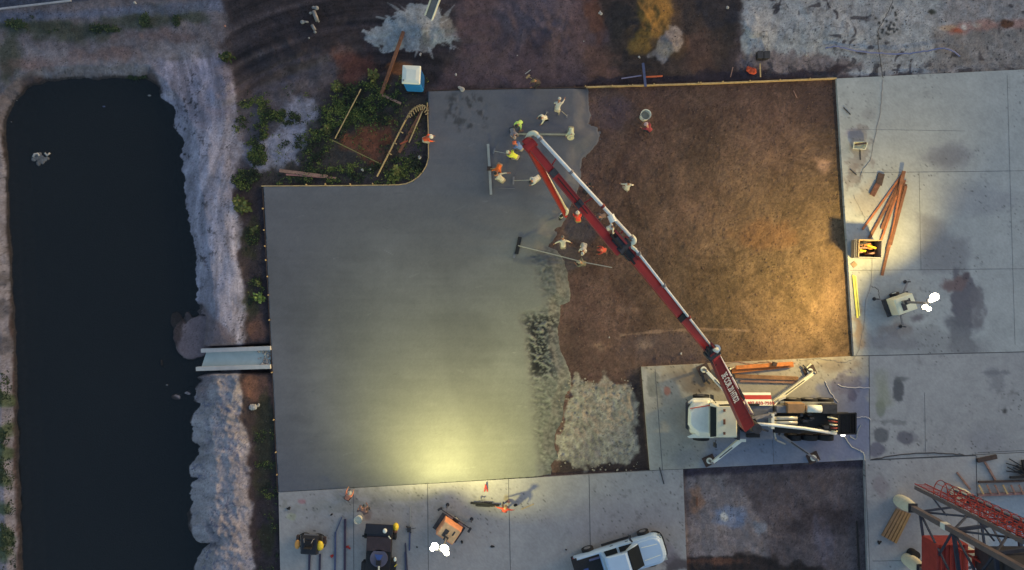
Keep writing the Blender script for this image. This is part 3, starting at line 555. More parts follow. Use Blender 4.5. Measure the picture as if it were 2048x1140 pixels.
# ------------------------------------------------------------------ boom pump truck
pt = thing('concrete_pump_truck', 'white concrete pump truck with four outriggers and a long folding red boom', 'pump truck', P(1530, 845, 0))
def PW(px, py, z): return P(px, py, z)
def pq(mb, x0, y0, x1, y1, z0, z1, mi=0, tp=1.0):
    """box whose TOP covers the given photo rectangle"""
    a = P(x0, y0, z1); b = P(x1, y1, z1)
    mb.box(((a.x+b.x)/2, (a.y+b.y)/2, (z0+z1)/2), (abs(b.x-a.x), abs(a.y-b.y), z1-z0), 0, mi, tp)
    return mb
mb = MB(); pq(mb, 1385, 826, 1700, 866, .75, 1.15); pq(mb, 1470, 812, 1545, 878, 1.15, 1.4)
mb.build('chassis', m_dark, pt, bevel=.02)
# bonnet, cab
def ring(pts, z): return [tuple(P(a, b, z)) for a, b in pts]
hood = MB().loft([ring([(1375, 812), (1384, 797), (1418, 797), (1421, 801), (1421, 874), (1398, 875), (1380, 866), (1374, 850)], 1.0),
                  ring([(1377, 818), (1386, 806), (1417, 803), (1420, 808), (1420, 871), (1398, 871), (1382, 858), (1376, 848)], 1.75),
                  ring([(1382, 823), (1392, 817), (1416, 812), (1419, 815), (1419, 866), (1398, 864), (1386, 855), (1381, 846)], 2.05)])
hood.build('bonnet', m_white, pt, bevel=.05)
fg = MB().loft([ring([(1371, 806), (1376, 800), (1376, 860), (1371, 856)], z) for z in (.7, 1.5)]); fg.build('grille', m_dark, pt)
for yy, yb in ((800, 808), (868, 876)):
    f = MB().loft([ring([(1374, yy+5), (1386, yy-4 if yy < 820 else yy), (1424, yy-4 if yy < 820 else yy), (1428, yb), (1378, yb)], z) for z in (.9, 1.35)]); f.build('fender', m_white, pt, bevel=.03)
st_ = MB().bar(P(1380, 817, 2.0), P(1424, 810, 2.08), .05, .03); st_.build('red_stripe', m_orange, pt)
cb = MB().loft([ring([(1420, 802), (1470, 802), (1470, 874), (1420, 874)], 1.2), ring([(1420, 805), (1474, 806), (1474, 875), (1420, 875)], 2.1), ring([(1433, 813), (1474, 813), (1474, 874), (1433, 874)], 3.0)])
cab = cb.build('cab', m_white, pt, bevel=.05)
rf = MB().loft([ring([(1433, 812), (1464, 812), (1474, 820), (1474, 874), (1433, 875)], z) for z in (3.0, 3.1)]); rf.build('roof', m_cream, cab, bevel=.05)
ws = MB().add(ring([(1421, 812), (1421, 874)], 2.12)+ring([(1433, 873), (1433, 815)], 3.0), [(0, 3, 2, 1)]); ws.v = [(a-.03, b, c+.03) for a, b, c in ws.v]
ws.build('windscreen', m_glass, cab)
ws = MB().loft([ring([(1436, 808), (1466, 808), (1466, 812), (1438, 812)], 2.4), ring([(1440, 811), (1464, 811), (1464, 814), (1440, 814)], 2.9)]); ws.build('side_window', m_glass, cab)
for y_, w_ in ((821, 3), (844, 8), (867, 3)):
    k = MB(); pq(k, 1447, y_-w_/2-1, 1451, y_+w_/2+1, 3.1, 3.16); k.build('marker_light', m_wood2, cab)
for a, b in (((1432, 806), (1424, 794)), ((1432, 880), (1430, 890))):
    k = MB().tube([P(a[0], a[1], 2.2), P(b[0], b[1], 2.3)], .025); k.box(P(b[0], b[1], 2.1), (.1, .25, .5)); k.build('mirror', m_dark, cab)
for (a, b) in ((1402, 795), (1402, 874), (1585, 802), (1585, 874), (1618, 802), (1618, 874), (1650, 802), (1650, 874)):
    c0 = P(a, b, .52); k = MB().tube([(c0.x, c0.y-.16, .52), (c0.x, c0.y+.16, .52)], .52, 20); wh = k.build('wheel', m_black, pt)
    MB().tube([(c0.x, c0.y-.17, .52), (c0.x, c0.y+.17, .52)], .26, 12).build('rim', m_grey, wh)
k = MB(); pq(k, 1476, 811, 1546, 878, 1.35, 1.55); k.build('deck', m_deck, pt, bevel=.02)
k = MB(); pq(k, 1478, 874, 1492, 884, .9, 1.5); k.build('step', m_white, pt)
for a in ((1492, 808, 1519, 812), (1494, 868, 1520, 875)):
    k = MB(); pq(k, *a, 1.55, 1.75); k.build('footwell', m_black, pt)
k = MB(); pq(k, 1474, 815, 1480, 880, 1.3, 2.2); k.build('bulkhead', m_dark, pt)
# side panel with stripe and number
def quad(mb, pts, mi=0):
    return mb.add(pts, [(0, 1, 2, 3)], mi)
k = MB().loft([[tuple(P(1482, 785, .95)), tuple(P(1541, 785, .95)), tuple(P(1545, 811, 1.6)), tuple(P(1478, 811, 1.6))], [tuple(P(1482, 785, .99)), tuple(P(1541, 785, .99)), tuple(P(1545, 811, 1.64)), tuple(P(1478, 811, 1.64))]])
panel = k.build('side_panel', m_white, pt)
k = MB().add([P(1481, 798.5, 1.33), P(1543, 798.5, 1.33), P(1542, 790, 1.13), P(1482, 790, 1.13)], [(0, 1, 2, 3)]); k.v = [(a, b, c+.012) for a, b, c in k.v]; k.build('red_band', m_red, panel)
def text(s, size, name, mat, parent, o, ax, ay, ex=.004, bold=True):
    cu = bpy.data.curves.new(name, 'FONT'); cu.body = s; cu.size = size; cu.extrude = ex; cu.align_x = 'LEFT'
    if bold: cu.offset = size*.02
    t = bpy.data.objects.new(name, cu); COL.objects.link(t); bpy.context.view_layer.update()
    me = bpy.data.meshes.new_from_object(t.evaluated_get(bpy.context.evaluated_depsgraph_get())); COL.objects.unlink(t); bpy.data.objects.remove(t)
    ax = Vector(ax).normalized(); ay = Vector(ay); ay = (ay-ax*ay.dot(ax)).normalized(); az = ax.cross(ay)
    off = rloc(parent); mt = Matrix(((ax.x, ay.x, az.x, o[0]-off.x), (ax.y, ay.y, az.y, o[1]-off.y), (ax.z, ay.z, az.z, o[2]-off.z), (0, 0, 0, 1)))
    me.transform(mt); me.materials.clear(); me.materials.append(mat); ob = bpy.data.objects.new(name, me); COL.objects.link(ob); ob.parent = parent; return ob
a = P(1495, 808.8, 1.58)+Vector((0, 0, .03)); ay = P(1500, 790, 1.13)-P(1500, 811, 1.6)
text('407-533-7533', .30, 'lettering', m_red, panel, a, (1, 0, 0), ay)
# rear machinery
k = MB(); pq(k, 1548, 828, 1680, 866, 1.1, 1.5); k.build('subframe', m_black, pt)
k = MB(); c0 = P(1575, 815, 2.1); c1 = P(1610, 818, 2.1); k.box(((c0.x+c1.x)/2, (c0.y+c1.y)/2, 1.75), (c1.x-c0.x, .62, .75)); k.build('hydraulic_tank', M('tan_tank',(118,94,68),.5), pt, bevel=.05)
k = MB().tube([P(1614, 817, 2.0), P(1642, 818, 2.0)], .24, 14); k.build('water_tank', m_white, pt, smooth=True)
k = MB(); pq(k, 1553, 812, 1575, 826, 1.2, 1.9); k.build('valve_block', m_grey, pt, bevel=.03)
k = MB(); pq(k, 1645, 808, 1675, 828, 1.2, 1.9); k.build('tool_box', m_dark, pt, bevel=.03)
for y_ in (836, 845):
    k = MB().tube([P(1548, y_, 2.0), P(1562, y_+.4, 2.0), P(1574, y_, 2.0), P(1594, y_, 2.0)], .12, 12); k.build('pump_cylinder', m_alu, pt, smooth=True)
k = MB(); pq(k, 1543, 828, 1549, 858, 1.6, 2.2); k.build('cross_bracket', m_white, pt)
k = MB().tube([P(1500, 847, 2.6), P(1545, 850, 2.5), P(1610, 857, 2.2), P(1672, 867, 1.8)], .10, 10); k.build('delivery_line', m_pipe, pt, smooth=True)
for i in range(5):
    k = MB().tube([P(1655+i*2, 834+i*7, 1.9), P(1664+i*2, 836+i*7, 2.1), P(1674, 838+i*6, 1.7)], .05, 8); k.build('hose', m_pinkish if i % 2 else m_cream, pt, smooth=True)
for i in range(14):
    k = MB(); a_, b_ = random.uniform(1600, 1665), random.uniform(829, 862); pq(k, a_-random.uniform(2, 7), b_-random.uniform(1, 4), a_+random.uniform(2, 7), b_+random.uniform(1, 4), 1.4, random.uniform(1.6, 2.1)); k.build('pump_machinery', m_dark, pt, bevel=.02)
k = MB()
for a_, b_, c_ in ((1560, 804, 1610), (1612, 805, 1662)): k.bar(P(a_, b_, 1.5), P(c_, b_+1, 1.5), .09, .09)
k.bar(P(1560, 807, 1.2), P(1668, 808, 1.2), .25, .05); k.build('side_rail', m_alu, pt)
# hopper: open box with grate
q = [P(1676, 828, 1.5), P(1712, 826, 1.5), P(1712, 868, 1.5), P(1676, 868, 1.5)]; q2 = [Vector((p.x*.0+(p.x*.7+(q[0].x+q[2].x)/2*.3), p.y*.7+(q[0].y+q[2].y)/2*.3, .6)) for p in q]
k = MB().loft([q2, q]); k.f = k.f[:-1]; k.mi = k.mi[:-1]
for i in range(4): k.bar(q[i], q[(i+1) % 4], .07, .07)
hp = k.build('hopper', m_black, pt)
k = MB()
for i in range(11): t = (i+.5)/11; k.bar(q[0].lerp(q[1], t), q[3].lerp(q[2], t), .025, .05)
k.build('grate', m_black, hp)
k = MB().ell(P(1686, 870, 1.2), (.16, .1, .12)); k.build('work_light', M('work_light_glow', (1, .95, .85), .3, raw=True, emit=1.2), pt, smooth=True)
# outriggers
def outrigger(a, b, wd=.26, z=.75, pad=True, mat=m_white, mid=None):
    pa, pb = P(*a, z+.35), P(*b, z); k = MB()
    k.bar(pa, pb, wd*1.15, .3, 0, wd*.8, .22); o = k.build('outrigger', mat, pt, bevel=.02)
    MB().bar(pa.lerp(pb, .3)+Vector((0, 0, .17)), pa.lerp(pb, .75)+Vector((0, 0, .14)), .05, .03).build('slot', m_dark, o)
    MB().tube([(pb.x, pb.y, .05), (pb.x, pb.y, z+.15)], .09, 10).build('leg', m_grey, o, smooth=True)
    k = MB().disc((pb.x, pb.y, .09), .2, .05, 14); k.build('foot', m_white, o)
    if pad: MB().box((pb.x, pb.y, .05), (.75, .62, .09), R(25)).build('crane_mat', m_darkwood, o)
outrigger((1480, 880), (1424, 926), .22); outrigger((1545, 806), (1628, 745), .24, mat=m_cream); outrigger((1558, 868), (1634, 920), .16, .7, mat=m_grey); outrigger((1478, 812), (1412, 741), .22, .7)
for a, b in (((1548, 812), (1556, 800)), ((1556, 800), (1570, 795)), ((1548, 865), (1552, 880)), ((1552, 880), (1570, 888))): MB().bar(P(*a, 1.5), P(*b, 1.3), .09, .12).build('stabiliser_arm', m_alu, pt)
for a, b in (((1540, 828), (1510, 838)), ((1552, 826), (1504, 836)), ((1536, 862), (1512, 855)), ((1520, 835), (1545, 833))): MB().bar(P(*a, 2.0), P(*b, 2.2), .12, .14).build('arm_linkage', m_dark if a[1] > 850 else m_grey, pt)
# turret and boom
tb = P(1494, 846, 1.5); k = MB().disc(tb, .62, .5, 20, 0, .5); k.disc((tb.x, tb.y, 2.0), .4, 1.5, 16, 0, .3); k.build('turret', m_dark, pt)
J0 = P(1491, 846, 3.7); J1 = P(1424, 706, 11.0); J2 = P(1246, 492, 15.0); J3 = P(1060, 291, 17.0); J4 = P(1129, 428, 8.5); J2b = P(1229, 494, 15.1)
def section(a, b, w1, h1, w2, h2, mat=m_red, fl=True, ext=.35):
    d = (b-a).normalized(); k = MB().bar(a-d*ext, b+d*ext, w1, h1, 0, w2, h2); o = k.build('boom_section', mat, pt, bevel=.02)
    sx = d.cross(Vector((0, 0, 1))).normalized(); uz = sx.cross(d).normalized()
    if fl:
        k = MB()
        for s_ in (-1, 1): k.bar(a+sx*s_*w1*.5+uz*(h1*.5), b+sx*s_*w2*.5+uz*(h2*.5), .035, .05)
        k.build('flange', m_pinkish, o)
    return o, d, sx, uz
B1, d1, x1, z1 = section(J0, J1, .70, .62, .44, .46, m_red2)
B2, d2, x2, z2 = section(J1, J2, .44, .44, .38, .38)
B3, d3, x3, z3 = section(J2b, J3, .38, .36, .30, .30)
B4, d4, x4, z4 = section(J3-Vector((0, 0, .75)), J4, .28, .28, .16, .18, m_red)
for j, w_ in ((J1, .46), (J2, .44), (J3, .36)):
    k = MB(); dd = d1 if j is J1 else d2 if j is J2 else d3; sx = dd.cross(Vector((0, 0, 1))).normalized()
    k.tube([j-sx*w_*.75, j+sx*w_*.75], .30 if j is not J3 else .22, 14)
    if j is not J3: k.bar(j-dd*.75, j+dd*.7, w_*1.15, .40)
    k.build('knuckle', m_dark if j is not J3 else m_red, pt, bevel=.03)
    for s_ in ((-1, 1) if j is not J3 else ()): MB().bar(j-dd*1.1+sx*s_*w_*.35+Vector((0, 0, .28)), j+dd*.9+sx*s_*w_*.3+Vector((0, 0, .22)), .1, .12).build('linkage', m_red2 if s_ > 0 else m_black, pt)
k = MB().bar(J2b.lerp(J3, .35)+z3*.24, J3.lerp(J2b, .3)+z3*.22, .05, .04); k.build('hydraulic_hose', m_black, B3)
for t in (.42, .72): MB().bar(J2b.lerp(J3, t)+z3*.2, J2b.lerp(J3, t+.05)+z3*.2, .34, .06).build('hose_clamp', m_dark, B3)
MB().bar(J1.lerp(J2, .36)+z2*.24, J1.lerp(J2, .40)+z2*.24, .52, .05).build('hose_clamp', m_black, B2)
MB().bar(J0.lerp(J1, .3)-x1*0+x1*.52, J0.lerp(J1, .75)+x1*.40, .14, .14).build('boom_ram', m_dark, B1)
# lettering on the first boom section, running up the boom
fo_ = J0.lerp(J1, .845)+z1*.30+x1*-.0; p0 = P(1430, 741, 9.3)
tt = J0.lerp(J1, .83); ax = -d1; upv = x1*-1
ay = ax.cross(z1)*-1
text('3E COR 20 HTIO2', .48, 'lettering', m_white, B1, J0.lerp(J1, .80)+z1*.33-x1*.17, ax, -x1 if False else (z1.cross(ax)), .005)
# delivery pipe with bends and brackets
def off(a, b, s, e, sx, dist, up=0): return a.lerp(b, s)+sx*dist+Vector((0, 0, up)), a.lerp(b, e)+sx*dist+Vector((0, 0, up))
pa, pb = P(1505, 828, 3.6), P(1434, 704, 11.2); pc, pd = P(1424, 694, 11.4), P(1272, 500, 15.2); pe, pf = P(1266, 478, 15.2), P(1074, 270, 17.3)
for a, b in ((pa, pb), (pc, pd), (pe, pf)):
    k = MB().tube([a, b], .075 if a is pa else (.06 if a is pc else .085), 10); o = k.build('delivery_pipe', m_pipe, pt, smooth=True)
    for t in (.02, .33, .66, .97):
        c_ = a.lerp(b, t); dd = (b-a).normalized(); MB().tube([c_-dd*.06, c_+dd*.06], .115, 10).build('coupling', m_grey if t not in (.33,) else m_red2, o)
def bend(pts, r=.09):
    ps = [Vector(p) for p in pts]; out = []
    for i in range(len(ps)-1):
        p0, p1, p2, p3 = ps[max(i-1, 0)], ps[i], ps[i+1], ps[min(i+2, len(ps)-1)]
        for s in range(5):
            t = s/5; out.append(.5*((2*p1)+(-p0+p2)*t+(2*p0-5*p1+4*p2-p3)*t*t+(-p0+3*p1-3*p2+p3)*t**3))
    out.append(ps[-1]); MB().tube(out, r, 10).build('pipe_bend', m_cream, pt, smooth=True)
bend([pf, P(1068, 266, 17.3), P(1060, 268, 17.2), P(1055, 276, 16.8)], .11); bend([pd, P(1262, 492, 15.1), P(1260, 486, 15.1)], .08); bend([P(1260, 488, 15.1), P(1268, 484, 15.2), P(1268, 478, 15.2), P(1262, 472, 15.2)], .11)
bend([pc, P(1429, 699, 11.6), P(1434, 698, 11.5), pb], .09)
MB().tube([P(1433, 697, 11.0), P(1433, 697, 11.5)], .2, 14).build('pipe_elbow', m_pipe, pt)
for a, b in ((J2b.lerp(J3, .78), pe.lerp(pf, .80)), (J2b.lerp(J3, .42), pe.lerp(pf, .42)), (J2b.lerp(J3, .02), pe.lerp(pf, .10)), (J0.lerp(J1, .22), pa.lerp(pb, .28)), (J2b.lerp(J3, .1), pe.lerp(pf, .02)), (J0.lerp(J1, .7), pa.lerp(pb, .72))):
    MB().bar(a, b, .06, .08).build('pipe_bracket', m_red, pt)
k = MB().tube([P(1221, 430, 15.7), P(1227, 444, 15.7)], .16, 10); k.build('pipe_clamp', m_white, pt)
t0, t1 = P(1080, 326, 14.6), P(1132, 418, 9.0); k = MB().tube([t0, t1], .075, 10); k.build('delivery_pipe', m_cream, pt, smooth=True)
bend([t1, P(1134, 422, 8.8), P(1132, 427, 8.5), J4], .1)
k = MB().tube([J4, P(1126, 430, 7.2), P(1122, 432, 4.8), P(1121, 434, 2.4), P(1120, 438, 1.0)], .085, 10, 0, .1); k.build('end_hose', m_black, pt, smooth=True)
k = MB().tube([P(1124, 430, 5.2), P(1122, 433, 3.6)], .12, 10); k.build('hose_sleeve', m_white, pt, smooth=True)

# ------------------------------------------------------------------ light towers
def glow(name, c, e): return M(name, c, .3, raw=True, emit=e)
g1 = glow('metal_halide_lamp', (1.0, .96, .70), 7.0); g2 = glow('warm_halide_lamp', (1.0, .90, .66), 7.0)
def tower(name_lab, base, rz, bodycol, lid, mastpx, top, lamps, gm, aim, power, color, arms, cone):
    b = P(*base, 0); t = thing('light_tower', name_lab, 'light tower', b, rz)
    L = lambda mb, nm, mt, par=None, **k: mb.build(nm, mt, par or t, local=True, **k)
    k = MB().box((0, 0, .45), (1.75, 1.15, .12)); L(k, 'trailer_frame', m_dark)
    k = MB().box((.05, 0, .95), (1.35, 1.12, .9), 0, 0, .93); L(k, 'canopy', bodycol, bevel=.05)
    k = MB().box((.08, .02, 1.41), (1.15, .9, .03)); ld = L(k, 'lid', lid, bevel=.01)
    L(MB().box((-.1, -.1, 1.435), (.28, .5, .02)), 'hatch', m_dark, ld); L(MB().box((.35, .15, 1.435), (.1, .3, .02)), 'vent', m_dark, ld)
    for s_ in (-1, 1):
        w_ = L(MB().tube([(.1, s_*.62-.09, .3), (.1, s_*.62+.09, .3)], .3, 16), 'wheel', m_black); L(MB().tube([(.1, s_*.62-.1, .3), (.1, s_*.62+.1, .3)], .14, 10), 'rim', m_white, w_)
    for (ax_, ay_) in arms:
        k = MB().bar((math.copysign(.5, ax_) if abs(ax_) > .3 else 0, math.copysign(.4, ay_) if abs(ay_) > .3 else 0, .42), (ax_, ay_, .36), .09, .09); o = L(k, 'outrigger', m_grey)
        L(MB().tube([(ax_, ay_, .02), (ax_, ay_, .7)], .035, 8), 'jack', m_dark, o); L(MB().disc((ax_, ay_, .01), .12, .03, 12), 'foot', m_dark, o)
    inv = Matrix.Rotation(-rz, 4, 'Z'); mt_ = P(*mastpx, 1.4); mb0 = inv @ (mt_-b); mb0.z = .5; zt = top
    mast = L(MB().bar(mb0, (mb0.x, mb0.y, 1.9), .2, .2), 'mast', m_grey); L(MB().bar((mb0.x, mb0.y, 1.8), (mb0.x, mb0.y, zt), .11, .11), 'mast_tube', m_grey, mast)
    L(MB().box((mb0.x, mb0.y, 1.9), (.26, .26, .14)), 'winch', m_dark, mast)
    pos = []
    for (px_, py_, sz) in lamps:
        q_ = inv @ (P(px_, py_, zt+.05)-b); pos.append(P(px_, py_, zt))
        L(MB().bar((mb0.x, mb0.y, zt), (q_.x, q_.y, zt), .05, .05), 'crossbar', m_grey, mast)
        o = L(MB().ell((q_.x, q_.y, zt+.05), (.24*sz, .20*sz, .17*sz), 14, 8), 'lamp', gm, smooth=True)
        L(MB().box((q_.x, q_.y, zt-.20), (.2, .2, .1)), 'lamp_housing', m_dark, o)
    for i, am in enumerate(aim):
        d_ = bpy.data.lights.new('flood_light', 'SPOT'); d_.energy = power; d_.color = color; d_.spot_size = R(cone); d_.spot_blend = 1.0; d_.shadow_soft_size = .18
        lo = bpy.data.objects.new('flood_light', d_); COL.objects.link(lo); pp = pos[i % len(pos)]; dr = P(*am, 0)-pp
        dv = dr.normalized(); src = Vector((pp.x, pp.y, zt+.05))+dv*.36-b; lo.location = inv @ src
        lo.rotation_euler = (inv @ dr).to_track_quat('-Z', 'Y').to_euler(); lo.parent = t
    return t
tower('white light tower with lit lamps on the slab right of the dirt pit', (1788, 608), R(20), m_cream, m_cream, (1806, 604), 4.3,
      [(1869, 594, 1.15), (1862, 601, .6), (1850, 614, .7), (1858, 618, .6)], g2, [(1700, 300), (1480, 430), (1330, 580), (1400, 740)], 1650, (1.0, .73, .24), ((-1.1, .75), (1.15, 1.1), (-.1, -1.5)), 108)
tower('orange and white light tower with glowing lamps beside the wet slab', (899, 1051), R(-34), M('faded_orange_lid', (176, 118, 88), .5), M('dusty_lid', (160, 134, 104), .6), (893, 1072), 4.3,
      [(870, 1092, .95), (864, 1098, .6), (889, 1097, 1.1), (893, 1106, .75)], g1, [(760, 700), (870, 600), (960, 600), (1110, 740)], 1320, (1.0, .92, .34), ((-.85, 1.05), (.95, 1.15)), 110)
# ------------------------------------------------------------------ people
def seg_ik(a, b, l1, l2, pole):
    a = Vector(a); b = Vector(b); d = b-a; L = d.length; mx = (l1+l2)*.995
    if L > mx: b = a+d*(mx/L); d = b-a; L = mx
    t = (l1*l1-l2*l2+L*L)/(2*L); h = math.sqrt(max(0, l1*l1-t*t)); dn = d/L
    p = Vector(pole); p = p-dn*p.dot(dn); p.normalize(); return a+dn*t+p*h, b
skin_tones = [M('skin_brown', (120, 84, 66), .6, var=.05), M('skin_tan', (150, 112, 90), .6, var=.05)]
m_boot = M('rubber_boot', (34, 34, 38), .6); m_bootw = M('pale_muddy_boot', (120, 118, 112), .8)
_cloth = {}
def cloth(c):
    if c not in _cloth: _cloth[c] = M('cloth_%d_%d_%d' % c, c, .85, var=.16, sc=7, bump=.3)
    return _cloth[c]
def person(px, py, hd, shirt, pants, hat, label, z0=0.0, lean=20, crouch=0.0, step=.12, hands=((.45, .25, .9), (.45, -.25, .9)), group=None, hatkind='hard_hat', boots=None, look=0, skin=0, ref=1.2):
    """hd = heading in degrees, counter-clockwise from the photo's right; hands in the body's own frame (forward, left, up)"""
    loc = P(px, py, z0+ref); root = thing('person', label, 'person', (loc.x, loc.y, z0), R(hd), group)
    ph = .96-crouch; ln = R(lean); hip = Vector((-.16*math.sin(ln)-.1*crouch, 0, ph)); ax = Vector((math.sin(ln), 0, math.cos(ln)))
    cx_ = hip+ax*.30*.0; sh = Vector((0, 0, 0)); V = []; E = []; Rr = []; T = []
    def nv(p, r, t, par=None):
        V.append(Vector(p)); Rr.append(r if hasattr(r, '__len__') else (r, r)); T.append(t)
        if par is not None: E.append((par, len(V)-1))
        return len(V)-1
    pel = nv(hip, (.15, .13), 'p'); wst = nv(hip+ax*.18, (.145, .12), 's', pel); ch = nv(hip+ax*.38, (.175, .13), 's', wst); up = nv(hip+ax*.50, (.15, .11), 's', ch)
    nk = nv(hip+ax*.60, .058, 'k', up); hx = Vector((math.sin(ln*.75+R(look)), 0, math.cos(ln*.75+R(look)))); hc = hip+ax*.64+hx*.12
    h0 = nv(hip+ax*.64+hx*.03, .07, 'k', nk); h1 = nv(hc, (.088, .098), 'k', h0); h2 = nv(hc+hx*.085, (.06, .07), 'k', h1)
    hf = Vector((hx.z, 0, -hx.x))
    nv(hc+hf*.112-hx*.02, .014, 'k', h1)
    for s in (1, -1): nv(hc+Vector((0, s*.095, 0)), .016, 'k', h1)
    hand_geo = []
    for s, hp in ((1, hands[0]), (-1, hands[1])):
        hipj = hip+Vector((0, s*.10, -.04)); ft = Vector(((step if s > 0 else -step)+hip.x*.2, s*.14, .09))
        kn, ank = seg_ik(hipj, ft, .44, .44, (1, s*.15, .1))
        a = nv(hipj, .10, 'p', pel); b = nv(hipj.lerp(kn, .5), .085, 'p', a); c = nv(kn, .062, 'p', b); d = nv(kn.lerp(ank, .4), .060, 'p', c); e = nv(ank, .045, 'b', d)
        f = nv(ank+Vector((.05, 0, -.04)), .045, 'b', e); nv(ank+Vector((.17, 0, -.055)), .038, 'b', f)
        shj = hip+ax*.50+Vector((0, s*.19, 0)); el, wr = seg_ik(shj, hp, .29, .26, (-.2, s*.8, -.6))
        a = nv(shj, .066, 's', up); b = nv(shj.lerp(el, .5), .054, 's', a); c = nv(el, .045, 's', b); d = nv(el.lerp(wr, .55), .038, 's', c); e = nv(wr, .027, 'k', d)
        dr = (wr-el).normalized(); pm = wr+dr*.06; nv(pm, (.038, .022), 'k', e); hand_geo.append((wr, dr, s))
    me = bpy.data.meshes.new('body'); me.from_pydata([tuple(p) for p in V], E, []); ob = bpy.data.objects.new('body', me); COL.objects.link(ob)
    sk = ob.modifiers.new('s', 'SKIN'); sk.use_smooth_shade = True
    if not me.skin_vertices: me.skin_vertices.new()
    for i, sv in enumerate(me.skin_vertices[0].data): sv.radius = Rr[i]; sv.use_root = i == 0
    ss_ = ob.modifiers.new('u', 'SUBSURF'); ss_.levels = 1; ss_.render_levels = 1
    bpy.context.view_layer.update(); dg = bpy.context.evaluated_depsgraph_get(); nm = bpy.data.meshes.new_from_object(ob.evaluated_get(dg)); bpy.data.objects.remove(ob)
    # five separate fingers per hand, rooted in the palm
    bm = bmesh.new(); bm.from_mesh(nm); nb = len(bm.faces)
    for wr, dr, s in hand_geo:
        sd = dr.cross(Vector((0, 0, 1))); sd = sd.normalized() if sd.length > .1 else Vector((0, 1, 0)); dn = sd.cross(dr).normalized()
        if dn.z > 0: dn = -dn
        for j, (o_, l_) in enumerate(((-.028, .062), (-.009, .074), (.010, .070), (.028, .055), (.034*s, .05))):
            st = wr+dr*(.085 if j < 4 else .04)+sd*o_; q1 = st+dr*l_*.5+(sd*.02*s if j == 4 else Vector())+dn*.008; q2 = q1+dr*l_*.35+dn*l_*.35
            mb = MB().tube([st, q1, q2], .009, 6, 0, .0065); vs = [bm.verts.new(v) for v in mb.v]
            for f in mb.f: bm.faces.new([vs[i] for i in f])
    nm2 = bpy.data.meshes.new('body'); bm.to_mesh(nm2); bm.free()
    for m in (cloth(shirt), cloth(pants), skin_tones[skin], boots or m_boot): nm2.materials.append(m)
    mi = {'s': 0, 'p': 1, 'k': 2, 'b': 3}; segs = [(V[a], V[b], mi[T[b]]) for a, b in E]
    for f in nm2.polygons:
        f.use_smooth = True
        if f.index >= nb: f.material_index = 2; continue
        c = Vector(f.center); best = 9; bi = 0
        for a, b, m in segs:
            d = b-a; t = max(0, min(1, (c-a).dot(d)/max(d.length_squared, 1e-9))); e = (c-a-d*t).length
            if e < best: best = e; bi = m
        f.material_index = bi
    body = bpy.data.objects.new('body', nm2); COL.objects.link(body); body.parent = root
    eyes = MB()
    for s in (-1, 1): eyes.ell(hc+hf*.092+Vector((0, s*.032, 0))+hx*.008, .011, 6, 4)
    eyes.build('eyes', m_black, root, local=True)
    # headgear
    hm = cloth(hat) if hatkind != 'hard_hat' else M('hat_shell', hat, .4)
    rot = Vector((0, 0, 1)).rotation_difference(hx).to_matrix(); o = hc+hx*.035
    mb = MB(); mb.ell((0, 0, 0), (.122, .108, .105), 14, 5, 0, 0, 0.0)
    if hatkind == 'hard_hat': mb.disc((.015, 0, -.005), .150, .012, 16, 0, .145); mb.bar((-.11, 0, .045), (.11, 0, .055), .03, .11)
    elif hatkind == 'straw_hat': mb.disc((0, 0, -.005), .23, .012, 18, 0, .22)
    elif hatkind == 'cap': mb.box((.13, 0, .0), (.12, .14, .012))
    mb.v = [tuple(rot @ Vector(v)+o) for v in mb.v]
    mb.build(hatkind, hm, root, smooth=hatkind == 'hair', local=True)
    return root
W_ = (150, 152, 148); JE = (50, 54, 68); KH = (110, 104, 92)
p1 = person(849, 274, 10, (176, 70, 42), (128, 128, 122), (160, 162, 158), 'worker in an orange vest kneeling at the left form board, reaching onto the slab', -.1, 48, .5, .2, ((.62, .14, .25), (.55, -.2, .22)))
person(1116, 214, 80, W_, (140, 134, 120), W_, 'worker in white bent over nearest the top edge of the wet slab, one arm out', 0, 62, .12, .2, ((.35, .2, .55), (.75, -.35, .75)), boots=m_bootw, hatkind='cap')
person(1091, 234, 200, (160, 162, 152), JE, (40, 42, 46), 'dark haired worker in a white shirt standing in the middle of the upper slab', 0, 40, .05, .2, ((.5, .3, .6), (.5, -.2, .7)), hatkind='hair')
person(1041, 243, 235, (140, 172, 92), JE, (40, 42, 40), 'worker in a pale lime green shirt bent forward behind the screed board', 0, 45, .06, .14, ((.5, .28, .5), (.45, -.26, .5)), hatkind='hair')
person(1025, 258, -75, (118, 112, 118), JE, (120, 112, 112), 'stooping worker in a dull grey shirt at the left end of the screed board', 0, 65, .2, .12, ((.42, .3, .12), (.42, -.05, .12)), hatkind='cap')
person(1143, 257, -95, (148, 158, 140), (110, 108, 96), (150, 150, 130), 'stooping worker in a pale shirt at the right end of the screed board', 0, 70, .22, .12, ((.42, .05, .12), (.42, -.3, .12)), hatkind='straw_hat')
person(1041, 294, 150, (74, 98, 146), (112, 108, 104), (168, 82, 52), 'worker in a blue shirt and orange hard hat under the boom tip', 0, 48, .05, .16, ((.5, .2, .6), (.5, -.2, .6)))
person(1031, 311, 155, (176, 186, 62), KH, (160, 160, 140), 'worker in a bright yellow shirt leaning into a long handled float', 0, 62, .12, .24, ((.62, .08, .62), (.45, -.1, .7)), hatkind='cap')
person(998, 331, 250, (196, 84, 34), (120, 100, 84), (140, 96, 70), 'worker in an orange shirt bent double beside the long straightedge', 0, 70, .15, .14, ((.45, .25, .25), (.4, -.4, .35)), hatkind='cap')
